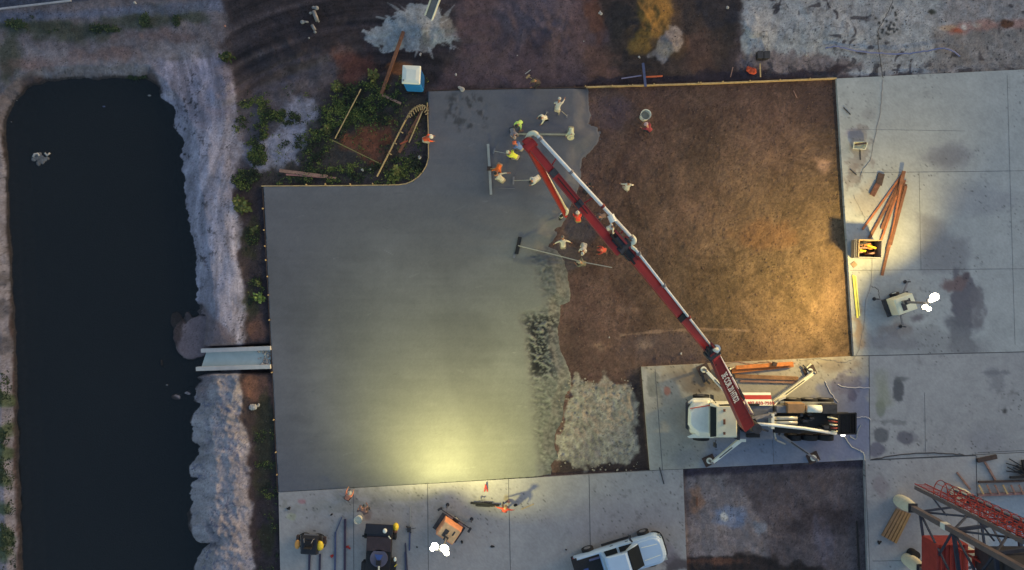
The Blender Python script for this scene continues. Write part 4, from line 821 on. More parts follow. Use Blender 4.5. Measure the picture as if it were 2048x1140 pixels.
person(1003, 357, 140, (146, 144, 132), (110, 106, 98), (38, 36, 36), 'dark haired worker in an off-white shirt at the lower end of the straightedge', 0, 55, .2, .14, ((.45, .2, .3), (-.1, -.6, .9)), hatkind='hair')
person(1074, 355, 215, (150, 154, 152), (130, 130, 124), (40, 40, 42), 'worker in a white shirt pushing a rake just left of the boom', 0, 60, .1, .22, ((.62, .1, .55), (.42, -.1, .65)), hatkind='hair')
person(1157, 438, 100, (176, 52, 42), (112, 96, 60), (170, 160, 150), 'worker in a red vest at the pour edge below the boom', 0, 40, .1, .14, ((.45, .25, .7), (.45, -.2, .6)))
person(1218, 456, 20, (152, 152, 148), JE, (50, 44, 48), 'worker in white tucked against the right side of the boom', -.26, 40, .1, .1, ((.4, .3, .8), (.3, -.4, .9)), hatkind='hair')
person(1207, 431, 200, (70, 62, 68), (60, 56, 62), (60, 52, 56), 'worker in dark clothes on the soil between the boom and its white pipe', -.26, 45, .1, .12, ((.45, .2, .6), (.45, -.2, .6)), hatkind='cap')
person(1127, 490, 95, (156, 154, 140), KH, (90, 84, 80), 'worker in cream bent sideways at the ragged concrete edge, arms spread', -.05, 62, .2, .1, ((.1, .65, .5), (.1, -.6, .55)), hatkind='hair')
person(1169, 492, 255, (158, 156, 146), (150, 148, 138), (156, 154, 144), 'worker all in white standing on the soil between the boom and the pour', -.26, 55, .1, .2, ((.4, .2, .5), (.45, -.2, .5)), boots=m_bootw, hatkind='cap')
person(1209, 500, 180, (132, 52, 46), (64, 52, 50), (120, 50, 44), 'worker in a dull red shirt on the soil left of the boom knuckle', -.26, 35, .1, .12, ((.45, .25, .7), (.4, -.25, .7)), hatkind='cap')
person(1168, 526, 170, (84, 84, 76), (66, 66, 64), (116, 112, 100), 'worker in drab green gripping the pole of the big float', -.26, 35, .08, .22, ((.5, .12, .95), (.3, -.1, .95)), hatkind='cap')
person(1255, 375, 85, (150, 150, 146), (134, 132, 128), (40, 34, 38), 'worker in white standing alone on the soil right of the boom pipe', -.26, 30, 0, .12, ((.25, .45, .9), (.25, -.4, .9)), hatkind='hair', boots=m_bootw)
person(1302, 256, 140, (104, 40, 52), (36, 36, 44), (150, 128, 132), 'crouching worker in dark red beside the white drum in the pit', -.26, 45, .35, .14, ((.5, .2, .5), (.5, -.2, .6)), skin=1)
person(1174, 379, 60, (38, 36, 44), (32, 32, 40), (28, 28, 34), 'worker in black half hidden beneath the white boom pipe', -.26, 35, .05, .12, ((.4, .25, .8), (.4, -.25, .8)), hatkind='hair')
person(1076, 162, 195, (46, 42, 46), (36, 34, 42), (96, 84, 62), 'worker in dark clothes with a pole outside the top form board', -.1, 30, .05, .14, ((.5, .2, .9), (.45, -.1, 1.0)), hatkind='cap')
person(691, 1000, 60, (150, 98, 84), (36, 36, 44), (126, 128, 128), 'worker in a salmon shirt kneeling on the bottom concrete strip', 0, 55, .4, .2, ((.5, .3, .3), (.5, -.1, .25)), skin=1)
person(1009, 1023, 80, (150, 56, 44), (70, 56, 60), (110, 92, 70), 'worker in a red shirt with arms spread on the bottom concrete strip', 0, 35, .1, .12, ((.1, .65, .8), (.1, -.6, .85)), hatkind='cap')
person(727, 1026, 110, (92, 76, 78), (60, 54, 58), (100, 84, 84), 'worker in dull brown behind the white bucket at the screed machine', 0, 45, .15, .14, ((.3, .3, .8), (.4, -.25, .7)), hatkind='cap')

# ------------------------------------------------------------------ hand tools
def tool(name, pts, r, mat, label, cat, group=None):
    return solo(MB().tube(pts, r, 6), name, mat, label, cat, group)
def rod(name, a, b, wd, ht, z, mat, label, cat, group=None, z2=None):
    p, q = P(a[0], a[1], z), P(b[0], b[1], z if z2 is None else z2)
    return solo(MB().bar(p, q, wd, ht), name, mat, label, cat, group)
rod('screed_board', (1031, 268), (1136, 269), .10, .08, .08, M('pale_aluminium', (128, 130, 118), .4, .3), 'long aluminium screed board held between two stooping workers', 'screed')
t = thing('bull_float', 'long straightedge float with a handle bracket lying left of the orange shirted worker', 'float', P(980, 338, 0))
MB().bar(P(976, 288, .10), P(979, 336, .10), .16, .05).build('blade', m_alu, t); MB().bar(P(979.4, 338, .10), P(982, 389, .10), .16, .05).build('blade', m_alu, t)
MB().box(P(979, 337, .16), (.3, .26, .14)).build('bracket', m_darkwood, t); MB().tube([P(980, 338, .2), P(992, 336, .6)], .018, 6).build('handle', m_wood, t)
t = thing('bull_float', 'big dark bull float on a very long pole reaching in from the soil', 'float', P(1037, 490, 0))
MB().bar(P(1040, 474, .05), P(1033, 508, .05), .24, .05).build('blade', m_black, t)
MB().tube([P(1036, 491, .12), P(1100, 507, .5), P(1166, 524, .9), P(1224, 535, 1.2)], .03, 6).build('pole', m_alu, t)
MB().bar(P(1030, 509, .04), P(1027, 516, .04), .14, .04).build('splash_guard', m_grey, t)
def handled(name, a, b, z1, z2, head, label, cat, mat=None):
    pa, pb = P(*a, z1), P(*b, z2); t = thing(name, label, cat, (pa.x, pa.y, 0)); MB().tube([pa, pb], .02, 6).build('handle', mat or m_alu, t)
    d = (pb-pa); d.z = 0; d.normalize(); s = Vector((-d.y, d.x, 0)); MB().bar(pa-s*head/2, pa+s*head/2, .12, .04).build('head', mat or m_grey, t); return t
handled('float_pole', (988, 302), (1018, 308), .05, .75, .35, 'thin fresno float on a pole in front of the yellow shirted worker', 'float')
handled('rake', (1027, 361), (1060, 360), .04, .7, .5, 'concrete rake pushed by the white shirted worker left of the boom', 'rake')
handled('shovel', (1134, 232), (1123, 222), .03, .7, .22, 'shovel standing in wet concrete below the top worker in white', 'shovel')
handled('shovel', (1094, 224), (1087, 238), .03, .6, .2, 'short shovel held by the worker in the middle of the upper slab', 'shovel')
handled('rake', (1042, 262), (1040, 252), .03, .6, .35, 'come-along rake beside the lime green shirt', 'rake', m_wood4)
handled('rake', (1056, 153), (1070, 160), .03, .9, .3, 'rake handle held by the dark clothed worker above the slab', 'rake', m_wood)
rod('stick', (1050, 148), (1061, 140), .05, .04, 0, m_alu, 'pale stick on the brown ground above the dark clothed worker', 'stick')
rod('stick', (995, 376), (1030, 377), .03, .02, .01, m_grey, 'thin rod lying on the wet slab below the rake', 'rod')
rod('straightedge', (1042, 1019), (1068, 1008), .04, .03, .03, m_wood, 'thin wooden lath right of the worker with spread arms', 'lath')
# ------------------------------------------------------------------ buckets, drum
def bucket(px, py, z, r, h, mat, lab, inner=None, cat='bucket'):
    c = P(px, py, z); t = thing('bucket', lab, cat, (c.x, c.y, z)); n = 20; k = MB()
    k.loft([[(c.x+rr*math.cos(2*math.pi*i/n), c.y+rr*math.sin(2*math.pi*i/n), z+zz) for i in range(n)] for rr, zz in ((r*.85, 0), (r, h), (r*.93, h), (r*.8, h*.25))]); k.build('shell', mat, t)
    MB().disc((c.x, c.y, z+h*.35), r*.83, .02, 16).build('contents', inner or m_grey, t)
    MB().tube([(c.x-r*1.05, c.y, z+h*.9), (c.x-r*.5, c.y-r*.9, z+h*.95), (c.x+r*.5, c.y-r*.9, z+h*.95), (c.x+r*1.05, c.y, z+h*.9)], .018, 5).build('bail', m_dark, t); return t
bucket(1288, 234, -.26, .34, .75, m_white, 'white open drum standing on the soil near the crouching worker', M('drum_bottom', (120, 122, 122), .6), 'drum')
bucket(718, 1037, 0, .26, .4, m_white, 'white bucket at the top left corner of the screed machine', m_white)
# ------------------------------------------------------------------ portable toilet
c = P(821, 148, 2.3); c = Vector((c.x+.03, c.y, 0)); zt = -.1; t = thing('portable_toilet', 'blue portable toilet with a white roof beside the weeds', 'toilet', (c.x, c.y, zt), R(-3))
MB().box((0, 0, .08), (1.2, 1.2, .16)).build('base', m_black, t, local=True)
MB().box((0, 0, 1.15), (1.12, 1.12, 2.0), 0, 0, .97).build('cabin', m_blue, t, bevel=.12, local=True)
k = MB().loft([[(sx*a, sy*a, zz) for sx, sy in ((-1, -1), (1, -1), (1, 1), (-1, 1))] for a, zz in ((.56, 2.12), (.58, 2.2), (.55, 2.3), (.3, 2.36))]); r_ = k.build('roof', m_white, t, bevel=.06, local=True)
MB().tube([(-.45, -.4, 2.2), (-.45, -.4, 2.44)], .05, 10).build('vent_pipe', m_grey, r_, local=True)
d_ = MB().box((.562, 0, 1.1), (.03, .72, 1.8)); d_.build('door', M('darker_blue_plastic', (18, 70, 130), .45), t, local=True)
# ------------------------------------------------------------------ flume
t = thing('spillway_flume', 'white concrete spillway flume running from the wet slab down to the pond', 'flume', P(470, 718, -.3))
f0 = [P(413, 703, -.62), P(402, 737, -.62), P(541, 733, -.12), P(541, 699, -.12)]
k = MB().loft([[tuple(Vector(p)-Vector((0, 0, .15))) for p in f0], [tuple(p) for p in f0]]); k.f = [f[::-1] for f in k.f]; k.build('channel', M('pale_fresh_concrete', (134, 146, 152), .8, var=.07, sc=1.2), t)
MB().bar(P(404, 701, -.45), P(542, 696, .02), .26, .3).build('side_wall', m_cm if 'm_cm' in globals() else M('smooth_white_cement', (140, 140, 148), .8, var=.06), t)
MB().bar(P(394, 737.5, -.45), P(542, 733, .02), .26, .3).build('side_wall', M('smooth_white_cement_b', (146, 146, 150), .8, var=.06), t)
k = MB()
for i in range(46):
    a, b = random.gauss(532, 6), random.uniform(703, 731); a = min(a, 541); c_ = P(a, b, -.12); r = random.uniform(.04, .13); k.ell((c_.x, c_.y, -.14), (r, r*random.uniform(.6, 1), r*.8), 6, 4, 0, random.uniform(0, 3))
solo(k, 'spilled_concrete', M('lumpy_spill', (112, 112, 118), .9, var=.3, sc=6), 'rough lumps of spilled concrete at the slab end of the flume', 'rubble', kind='stuff')
# ------------------------------------------------------------------ formwork
def board(pts, z, ht, wd, mat, name, label, cat='form board', n=1, group=None):
    k = MB()
    for a, b in zip(pts, pts[1:]): k.bar(P(*a, z), P(*b, z), wd, ht)
    return solo(k, name, mat, label, cat, group)
board([(1172, 174.5), (1420, 167), (1672, 157)], -.11, .25, .07, m_wood, 'form_board', 'long pale form board along the top edge of the dirt pit')
board([(524, 372.5), (700, 371.5), (798, 370), (812, 368), (824, 363), (836, 355), (846, 344), (853, 332), (857.5, 316), (857, 262), (855, 206)], -.11, .26, .06, m_wood, 'form_board', 'curved form board around the weedy corner of the wet slab')
board([(857, 182), (1000, 178.5), (1172, 175)], -.115, .24, .05, m_darkwood, 'form_board', 'dark form board along the top of the wet slab')
board([(526, 376), (538, 600), (548, 800), (556, 983)], -.125, .24, .04, m_darkwood, 'form_board', 'dark form board down the left side of the wet slab')
stk = None; stakes = [(x_, y_, 1) for x_, y_ in ((1224, 171), (1257, 170), (1265, 169.5), (1308, 168), (1397, 165), (1402, 164.5), (1446, 163), (1500, 161.5), (1560, 159.5), (1620, 157), (1171, 172))]+[(x_, y_, 0) for x_, y_ in ((525, 417), (527, 460), (529, 492), (531, 520), (534, 553), (536, 590), (538, 640), (547, 840), (551, 905), (553, 950), (650, 368), (612, 369), (700, 368), (745, 367), (543, 745))]
for i, (a, b, kd) in enumerate(stakes):
    if stk is None:
        stk = solo(MB().box((0, 0, 0), (.07, .07, .5)).box((0, 0, .24), (.055, .055, .06)), 'stake', m_wood, None, 'stake', origin=(0, 0, -.25)); o = stk
    else: o = stk.copy(); COL.objects.link(o)
    p = P(a, b, .1); o.location = (p.x, p.y, -.38+random.uniform(-.02, .06)); o.rotation_euler = (0, 0, random.uniform(0, 1))
    o['group'] = 'stakes behind the top form board' if kd else 'stakes holding the left form boards'; o['label'] = 'short wooden stake behind the pale form board above the dirt pit' if kd else 'short pale stake outside the left or weedy side of the wet slab'; o['category'] = 'stake'
# brace and rods at the top
rod('plank', (1286, 126), (1291, 173), .16, .06, .10, m_bluesteel, 'grey plank laid across the top form board', 'plank')
rod('stick', (1243, 157), (1283, 151), .07, .05, .0, M('pale_blue_rod', (92, 92, 122), .6), 'pale blue lath left of the grey plank', 'lath')
rod('stick', (1292, 154), (1325, 152), .09, .06, .0, M('orange_rod', (150, 74, 44), .6), 'orange painted lath right of the grey plank', 'lath')
rod('stick', (1461, 154), (1466, 134), .05, .05, .0, m_wood4, 'thin leaning stick left of the orange rag', 'stick')
rod('stake', (1520, 127), (1521, 154), .07, .06, .2, m_wood, 'upright pale stake lying below the black boxes', 'stake')
rod('stick', (1587, 181), (1594, 196), .05, .03, -.22, m_wood4, 'short stick on the soil in the top right of the pit', 'stick')
k = MB()
for a, b, r in ((1499, 138, .16), (1505, 141, .22), (1508, 144, .15), (1497, 135, .1)): p = P(a, b, 0); k.ell((p.x, p.y, -.08), (r*1.3, r, .12), 9, 4, 0, a)
solo(k, 'rag', M('orange_cloth', (146, 62, 42), .9, var=.3, sc=6), 'crumpled orange cloth on the dark strip above the pit', 'cloth')
for i, a in enumerate((1518, 1531)):
    t = thing('crate', ['left of two small black crates on the pale lime ground', 'right of two small black crates on the pale lime ground'][i], 'crate', P(a, 112, -.1)); p = P(a, 112, 0)
    MB().box((p.x, p.y, .1), (.34, .44, .4)).build('box', m_black, t); MB().box((p.x, p.y, .31), (.38, .48, .03)).build('lid', m_dark, t)
# ------------------------------------------------------------------ timber
cnt = 0
LB = [((1806, 347), (1725, 459), 'reaching farthest left'), ((1804, 356), (1739, 476), 'second from the left of the fan'), ((1800, 366), (1764, 458), 'short one in the middle of the fan'), ((1807, 352), (1758, 493), 'thick one pointing at the timber box'),
      ((1809, 360), (1764, 551), 'longest one, reaching farthest down'), ((1811, 368), (1775, 502), 'right of the longest one'), ((1807, 345), (1779, 494), 'lower right, lying against its neighbour'), ((1812, 372), (1781, 490), 'rightmost of the fan'), ((1808, 342), (1796, 392), 'short one on top of the heap')]
for i, (a, b, lb) in enumerate(LB):
    rod('timber_board', a, b, .13+.05*(i % 3), .05, .04+.03*i, m_wood2 if i % 3 else M('brown_board_%d' % i, (124, 78, 56), .8, var=.2, sc=4), 'rust brown board in the fanned heap, '+lb, 'board', 'fanned timber boards on the right slab', z2=.04+.012*i)
rod('plank', (1763, 347), (1757, 370), .42, .07, .05, m_darkwood, 'wide dark brown plank left of the board fan', 'plank')
rod('plank', (1756, 368), (1744, 391), .34, .07, .09, M('dark_red_brown_wood', (78, 52, 46), .85, var=.3, sc=5), 'broken red brown plank end below the wide dark plank', 'plank')
rod('timber_beam', (1463, 742), (1586, 729), .30, .22, .12, m_wood3, 'thick orange timber beam, lower of the pair behind the boom', 'beam')
rod('timber_beam', (1472, 735), (1585, 727), .22, .20, .32, M('bright_orange_timber', (158, 98, 52), .7, var=.2, sc=3), 'orange timber beam lying on the thick beam behind the boom', 'beam')
rod('timber_beam', (1470, 752), (1596, 757), .24, .14, .08, M('brown_timber', (108, 82, 62), .8, var=.25, sc=3), 'dull brown timber between the orange beams and the truck', 'beam')
rod('timber_beam', (1480, 762), (1600, 765), .12, .12, .06, m_wood4, 'narrow weathered timber closest to the truck outrigger', 'beam')
rod('timber_block', (1545, 727), (1553, 729), .25, .2, .42, m_darkwood, 'small dark block on top of the orange beams', 'block')
rod('timber_board', (807, 63), (763, 188), .20, .14, .12, m_wood2, 'long brown board from the cement washout to the weeds', 'board', z2=0)
rod('timber_board', (764, 190), (802, 207), .14, .06, 0, m_wood4, 'short weathered board at the foot of the long brown board', 'board')
rod('timber_board', (848, 214), (798, 305), .18, .08, .02, m_wood2, 'reddish board leaning inside the curved form strip', 'board')
rod('timber_board', (845, 222), (818, 285), .07, .05, .10, m_wood, 'thin lath beside the reddish board', 'lath')
rod('timber_board', (800, 288), (816, 281), .08, .04, .05, M('red_lath', (132, 66, 48), .8), 'short red lath crossing the reddish board', 'lath')
rod('timber_board', (559, 341), (655, 353), .20, .05, .02, m_wood4, 'pinkish plank lying in the weeds above the wet slab', 'plank')
rod('timber_board', (572, 349), (672, 356), .10, .05, .0, M('pink_plank', (118, 84, 86), .85, var=.2, sc=4), 'narrower pink plank under the pinkish plank in the weeds', 'plank')
rod('lath', (670, 277), (722, 178), .06, .04, .10, m_wood, 'pale lath sloping through the weeds toward the toilet', 'lath')
rod('lath', (664, 280), (762, 328), .05, .04, .08, M('greenish_lath', (96, 92, 60), .8), 'dull yellow lath below the red clay patch', 'lath')
# strip of flexible form with cleats
k = MB(); pts = [(754, 353), (783, 296), (808, 246), (818, 228), (828, 217), (840, 211), (850, 212), (857, 222)]
for a, b in zip(pts, pts[1:]): k.bar(P(*a, .12), P(*b, .12), .07, .14)
cf = thing('form_strip', 'curved pale form strip with cleats in the weedy corner', 'form board', P(783, 296, 0)); k.build('strip', m_wood, cf)
for a, b, c_, d in ((820, 222, 824, 232), (824, 218, 829, 228), (829, 214, 833, 224), (834, 211, 837, 222), (839, 209, 841, 220), (845, 209, 844, 220), (851, 212, 847, 221), (855, 218, 849, 225), (857, 226, 851, 229), (816, 228, 821, 235), (799, 262, 806, 266), (788, 285, 793, 288), (777, 306, 783, 309), (817, 233, 811, 240)):
    MB().bar(P(a, b, .14), P(c_, d, .14), .06, .1).build('cleat', m_wood, cf)
# timber box right of the pit
bx = P(1725, 499, 0); t = thing('timber_box', 'grey steel bin filled with timber offcuts at the edge of the pit', 'bin', bx, R(-2))
for p, q in (((-.72, -.55), (.72, -.55)), ((.72, -.55), (.72, .55)), ((.72, .55), (-.72, .55)), ((-.72, .55), (-.72, -.55))):
    MB().bar((*p, .55), (*q, .55), .05, 1.1, up=(0, 0, 1)).build('side', M('tan_steel', (120, 106, 88), .6) if p[1] > 0 else m_grey, t, local=True)
MB().box((0, 0, .1), (1.4, 1.05, .1)).build('floor', m_dark, t, local=True)
for dx in (-.95, -.85): MB().bar((dx, -.6, 1.0), (dx, .6, 1.0), .03, .03).build('rail', m_grey, t, local=True)
for i in range(16):
    a = random.uniform(-.5, .5); b = random.uniform(-.4, .4); an = random.uniform(-.5, .6); L = random.uniform(.3, .55); z_ = random.uniform(.45, .9)
    yl = i > 12
    o = solo(MB().bar((bx.x+a-L*math.cos(an)*.7, bx.y+b*.8-L*math.sin(an)*.4, z_), (bx.x+a+L*math.cos(an)*.7*.6, bx.y+b*.8+L*math.sin(an)*.4, z_+.08), .1, .06), 'timber_offcut', m_yellow if yl else (m_wood3 if i % 2 else m_wood4), 'bright yellow offcut in the steel bin' if yl else 'short wooden offcut heaped in the steel bin', 'offcut', 'yellow offcuts in the bin' if yl else 'wood offcuts in the bin')
rod('plywood_scrap', (1703, 529), (1713, 529), .32, .03, .03, M('grey_brown_ply', (112, 96, 84), .8, var=.2), 'small square of plywood below the steel bin', 'plywood').rotation_euler = (0, 0, R(40))
rod('lath', (1706.5, 550), (1715, 636), .12, .05, .05, M('yellow_level', (190, 168, 70), .5), 'left of two long yellow straightedges beside the pit', 'straightedge')
rod('lath', (1711, 552), (1719, 632), .07, .05, .05, M('yellow_level_b', (196, 178, 92), .5), 'thinner right one of two long yellow straightedges beside the pit', 'straightedge')
for (a, b, lb) in (((1687, 215), (1701, 229), 'dark short rod near the top left of the big right slab'), ((1701, 339), (1713, 350), 'dark short rod left of the wide dark plank'), ((1720, 300), (1721, 320), 'thin dark lath at the washed out patch')):
    rod('rod', a, b, .06, .04, .03, m_dark, lb, 'rod')
# mixing tub with washout
t = thing('mortar_tub', 'battered white mortar tub on the right slab above the timber fan', 'tub', P(1721, 290, 0)); p = P(1721, 291, .3)
k = MB().loft([[(p.x+sx*a, p.y+sy*b, zz) for sx, sy in ((-1, -.8), (.7, -1), (1, .6), (.4, 1), (-.9, .9))] for a, b, zz in ((.38, .2, 0), (.48, .27, .3), (.43, .23, .3), (.34, .17, .08))]); k.build('shell', m_cream, t)
MB().bar(P(1710, 289, .32), P(1733, 286, .32), .12, .05).build('paddle', m_darkwood, t)
# ------------------------------------------------------------------ pickup
t = thing('pickup_truck', 'white crew cab pickup with a black covered bed parked at the bottom edge', 'pickup', P(1238, 1108, 0), R(17))
L = lambda mb, nm, mt, par=None, **k: mb.build(nm, mt, par or t, local=True, **k)
wpaint = M('pickup_white_sky_tint', (132, 154, 182), .18, var=.03, sc=1)  # white paint coloured blue to carry the sky's reflection
def outl(L0, L1, W, r0, r1, z, n=5):
    """rounded plan outline from x=L0 (rear) to x=L1 (nose)"""
    o = []
    for cx, cy, a0 in ((L1-r1, W-r1, 90), (L0+r0, W-r0, 180)):
        pass
    def arc(cx, cy, r, a0, a1):
        return [(cx+r*math.cos(R(a0+(a1-a0)*i/n)), cy+r*math.sin(R(a0+(a1-a0)*i/n)), z) for i in range(n+1)]
    return arc(L1-r1, W-r1, r1, 90, 0)+arc(L1-r1, -W+r1, r1, 0, -90)+arc(L0+r0, -W+r0, r0, 270, 180)+arc(L0+r0, W-r0, r0, 180, 90)
b_ = MB().loft([outl(-2.85, 2.85, .93, .1, .55, .45), outl(-2.9, 2.9, .98, .12, .6, .75), outl(-2.88, 2.86, .97, .12, .6, 1.0), outl(-2.85, 2.72, .90, .12, .55, 1.16)])
b_.f = [f[::-1] for f in b_.f]; body = L(b_, 'body', wpaint, bevel=.04)
hd = MB().loft([outl(1.25, 2.72, .84, .1, .5, 1.14), outl(1.2, 2.62, .76, .1, .5, 1.24)]); hd.f = [f[::-1] for f in hd.f]; hood = L(hd, 'bonnet', wpaint, bevel=.03)
for s_ in (-1, 1): L(MB().bar((1.4, s_*.42, 1.245), (2.45, s_*.36, 1.235), .05, .03), 'crease', m_white, hood)
def cabring(x0, x1, w_, z): return [(x1, w_*.86, z), (x1, -w_*.86, z), (x0+.1, -w_, z), (x0, -w_*.9, z), (x0, w_*.9, z), (x0+.1, w_, z)]
cbm = MB().loft([cabring(-1.2, 1.35, .92, 1.12), cabring(-1.15, 1.25, .88, 1.25), cabring(-1.0, .42, .72, 1.84), cabring(-.9, .3, .66, 1.9)]); cbm.f = [f[::-1] for f in cbm.f]; cab = L(cbm, 'cab', wpaint, bevel=.04)
L(MB().add([(1.3, .70, 1.26), (1.3, -.70, 1.26), (.47, -.60, 1.83), (.47, .60, 1.83)], [(3, 2, 1, 0)]).bar((1.28, 0, 1.22), (.50, 0, 1.815), 1.36, .05), 'windscreen', m_glass, cab)
for s_ in (-1, 1):
    L(MB().add([(.95, s_*.895, 1.30), (.05, s_*.905, 1.30), (.05, s_*.755, 1.80), (.38, s_*.755, 1.80)], [(0, 1, 2, 3) if s_ < 0 else (3, 2, 1, 0)]), 'side_window', m_glass, cab)
    L(MB().add([(-.10, s_*.905, 1.30), (-.92, s_*.905, 1.30), (-.86, s_*.755, 1.80), (-.10, s_*.755, 1.80)], [(0, 1, 2, 3) if s_ < 0 else (3, 2, 1, 0)]), 'side_window', m_glass, cab)
    L(MB().bar((-.95, s_*1.03, .45), (1.05, s_*1.03, .45), .14, .05), 'running_board', m_black)
    L(MB().bar((.98, s_*.92, 1.2), (.9, s_*1.2, 1.28), .1, .05).box((.9, s_*1.2, 1.28), (.12, .24, .2)), 'mirror', m_dark)
    for x_ in (-1.85, 1.85):
        wh = L(MB().tube([(x_, s_*.86, .39), (x_, s_*1.12, .39)], .39, 18), 'wheel', m_black); L(MB().tube([(x_, s_*.9, .39), (x_, s_*1.13, .39)], .22, 10), 'rim', m_grey, wh)
    L(MB().box((2.72, s_*.7, .98), (.18, .3, .16)), 'headlight', m_alu); L(MB().box((-2.88, s_*.88, .95), (.08, .1, .3)), 'tail_light', m_red)
    L(MB().box((-.35, s_*.99, .95), (.2, .03, .04)), 'door_handle', m_dark); L(MB().box((.65, s_*.985, .95), (.2, .03, .04)), 'door_handle', m_dark)
L(MB().loft([outl(2.3, 2.98, .96, .1, .5, .5), outl(2.3, 2.98, .96, .1, .5, .68)]), 'bumper', m_black); L(MB().box((-2.95, 0, .55), (.16, 1.8, .22)), 'rear_bumper', m_dark)
bedc = L(MB().box((-2.05, 0, 1.165), (1.6, 1.62, .03)), 'bed_cover', m_black)
L(MB().bar((-2.86, -.95, 1.14), (-2.86, .95, 1.14), .35, .12), 'tailgate', m_black, bedc)
L(MB().box((-2.3, .0, 1.19), (.3, .35, .03)), 'tool_bag', M('navy_bag', (44, 62, 110), .6), bedc); L(MB().box((-1.6, .62, 1.22), (.7, .12, .08)), 'strap', M('navy_strap', (60, 66, 96), .6), bedc)

# ------------------------------------------------------------------ ride-on power trowel
def trowel(px, py, rz, label):
    t = thing('power_trowel', label, 'trowel', P(px, py, 0), R(rz)); L = lambda mb, nm, mt, par=None, **k: mb.build(nm, mt, par or t, local=True, **k)
    for s_ in (-1, 1):
        r_ = L(MB().tube([(s_*.42+.5*math.cos(R(a)), .5*math.sin(R(a)), .12) for a in range(0, 361, 20)], .03, 6), 'guard_ring', m_black)
        L(MB().bar((s_*.42-.42, 0, .07), (s_*.42+.42, 0, .07), .16, .02).bar((s_*.42, -.42, .075), (s_*.42, .42, .075), .16, .02), 'trowel_blade', m_grey, r_)
    L(MB().box((0, 0, .35), (1.25, .95, .35)), 'frame', m_black, bevel=.04); L(MB().box((.02, -.08, .75), (1.15, 1.15, .42), 0, 0, .88), 'engine_cover', M('black_cowl', (24, 26, 34), .4), bevel=.06)
    L(MB().box((0, .12, 1.02), (.5, .42, .1)).box((0, -.1, 1.2), (.48, .08, .35)), 'seat', m_black, bevel=.03)
    L(MB().ell((.66, -.05, .72), (.25, .32, .16), 14, 6, 0, 0, 0), 'fuel_tank', m_yellow, smooth=True); L(MB().ell((-.78, -.08, .68), (.18, .30, .14), 14, 6, 0, 0, 0), 'water_tank', M('orange_yellow_tank', (168, 120, 62), .5), smooth=True)
    for s_ in (-1, 1):
        L(MB().tube([(s_*.35, .35, .5), (s_*.3, .45, 1.1), (s_*.22, .25, 1.25)], .02, 6), 'control_lever', m_grey); L(MB().box((s_*.85, .2, .35), (.18, .4, .25)), 'step', m_darkwood)
    L(MB().bar((-.45, .52, .45), (.45, .52, .45), .08, .08), 'foot_plate', m_grey)
    return t
trowel(625, 1081, -4, 'black ride-on power trowel with two yellow tanks on the bottom concrete strip')
# ------------------------------------------------------------------ screed machine
t = thing('screed_machine', 'long black ride-on screed machine with a round grey turntable at the bottom edge', 'machine', P(762, 1095, 0), R(-3)); L = lambda mb, nm, mt, par=None, **k: mb.build(nm, mt, par or t, local=True, **k)
L(MB().box((0, -.3, .75), (1.6, 3.5, .3)), 'chassis', m_black, bevel=.05); L(MB().box((-.02, 1.5, 1.0), (1.75, .62, .12)).box((-.02, 1.15, .8), (1.5, .5, .3)), 'front_deck', M('black_cowl2', (26, 26, 34), .5), bevel=.03)
L(MB().box((0, .55, .96), (1.55, .9, .12)), 'floor_plate', M('maroon_plate', (44, 34, 38), .6, var=.2), bevel=.02)
tt = L(MB().disc((.05, -.35, .92), .56, .10, 30), 'turntable', M('turntable_grey', (66, 66, 84), .55, var=.12)); L(MB().add([(.05, -.62, 1.03), (-.22, -.1, 1.03), (.32, -.1, 1.03)], [(0, 2, 1)]).add([(.05, -.62, 1.05), (-.22, -.1, 1.05), (.32, -.1, 1.05)], [(0, 2, 1)]), 'blue_wedge', M('blue_enamel', (46, 66, 120), .4), tt)
L(MB().box((.05, -.6, 1.06), (.3, .3, .12)), 'hub', m_black, tt); L(MB().bar((.1, -.8, 1.1), (.16, -2.2, 1.25), .09, .07), 'boom_arm', m_cream)
for s_, y_ in ((-1, -1.1), (1, -.9), (-1, 1.0), (1, 1.0)):
    wh = L(MB().tube([(s_*.85-.16, y_, .42), (s_*.85+.16, y_, .42)], .42 if y_ < 0 else .3, 18), 'wheel', m_black); L(MB().tube([(s_*.85-.17, y_, .42), (s_*.85+.17, y_, .42)], .18, 10), 'rim', m_dark, wh)
L(MB().box((-.9, -1.3, .7), (.35, 1.2, .3)), 'mudguard', m_black, bevel=.05); L(MB().box((.95, -1.2, .7), (.35, 1.2, .3)), 'mudguard', m_black, bevel=.05)
L(MB().box((.5, -1.5, 1.1), (.7, .5, .25)), 'seat', M('seat_red', (92, 36, 34), .7), bevel=.05); L(MB().ell((.98, 1.62, .75), (.20, .26, .22)), 'gearbox', m_yellow, smooth=True); L(MB().ell((.95, 1.4, .7), (.16, .2, .2)), 'motor', m_wood2, smooth=True)
L(MB().ell((.36, 1.45, 1.12), (.14, .16, .1)), 'cap', m_white, smooth=True); L(MB().ell((1.08, -.35, 1.0), (.09, .15, .08)), 'beacon', m_white, smooth=True)
L(MB().bar((.6, 1.12, 1.08), (.75, .95, 1.08), .06, .05), 'lever', m_cream); L(MB().bar((1.05, -.85, .9), (1.2, -.7, .9), .05, .05), 'handle', m_yellow); L(MB().box((-1.0, .95, .8), (.2, .1, .1)), 'bracket', m_black)
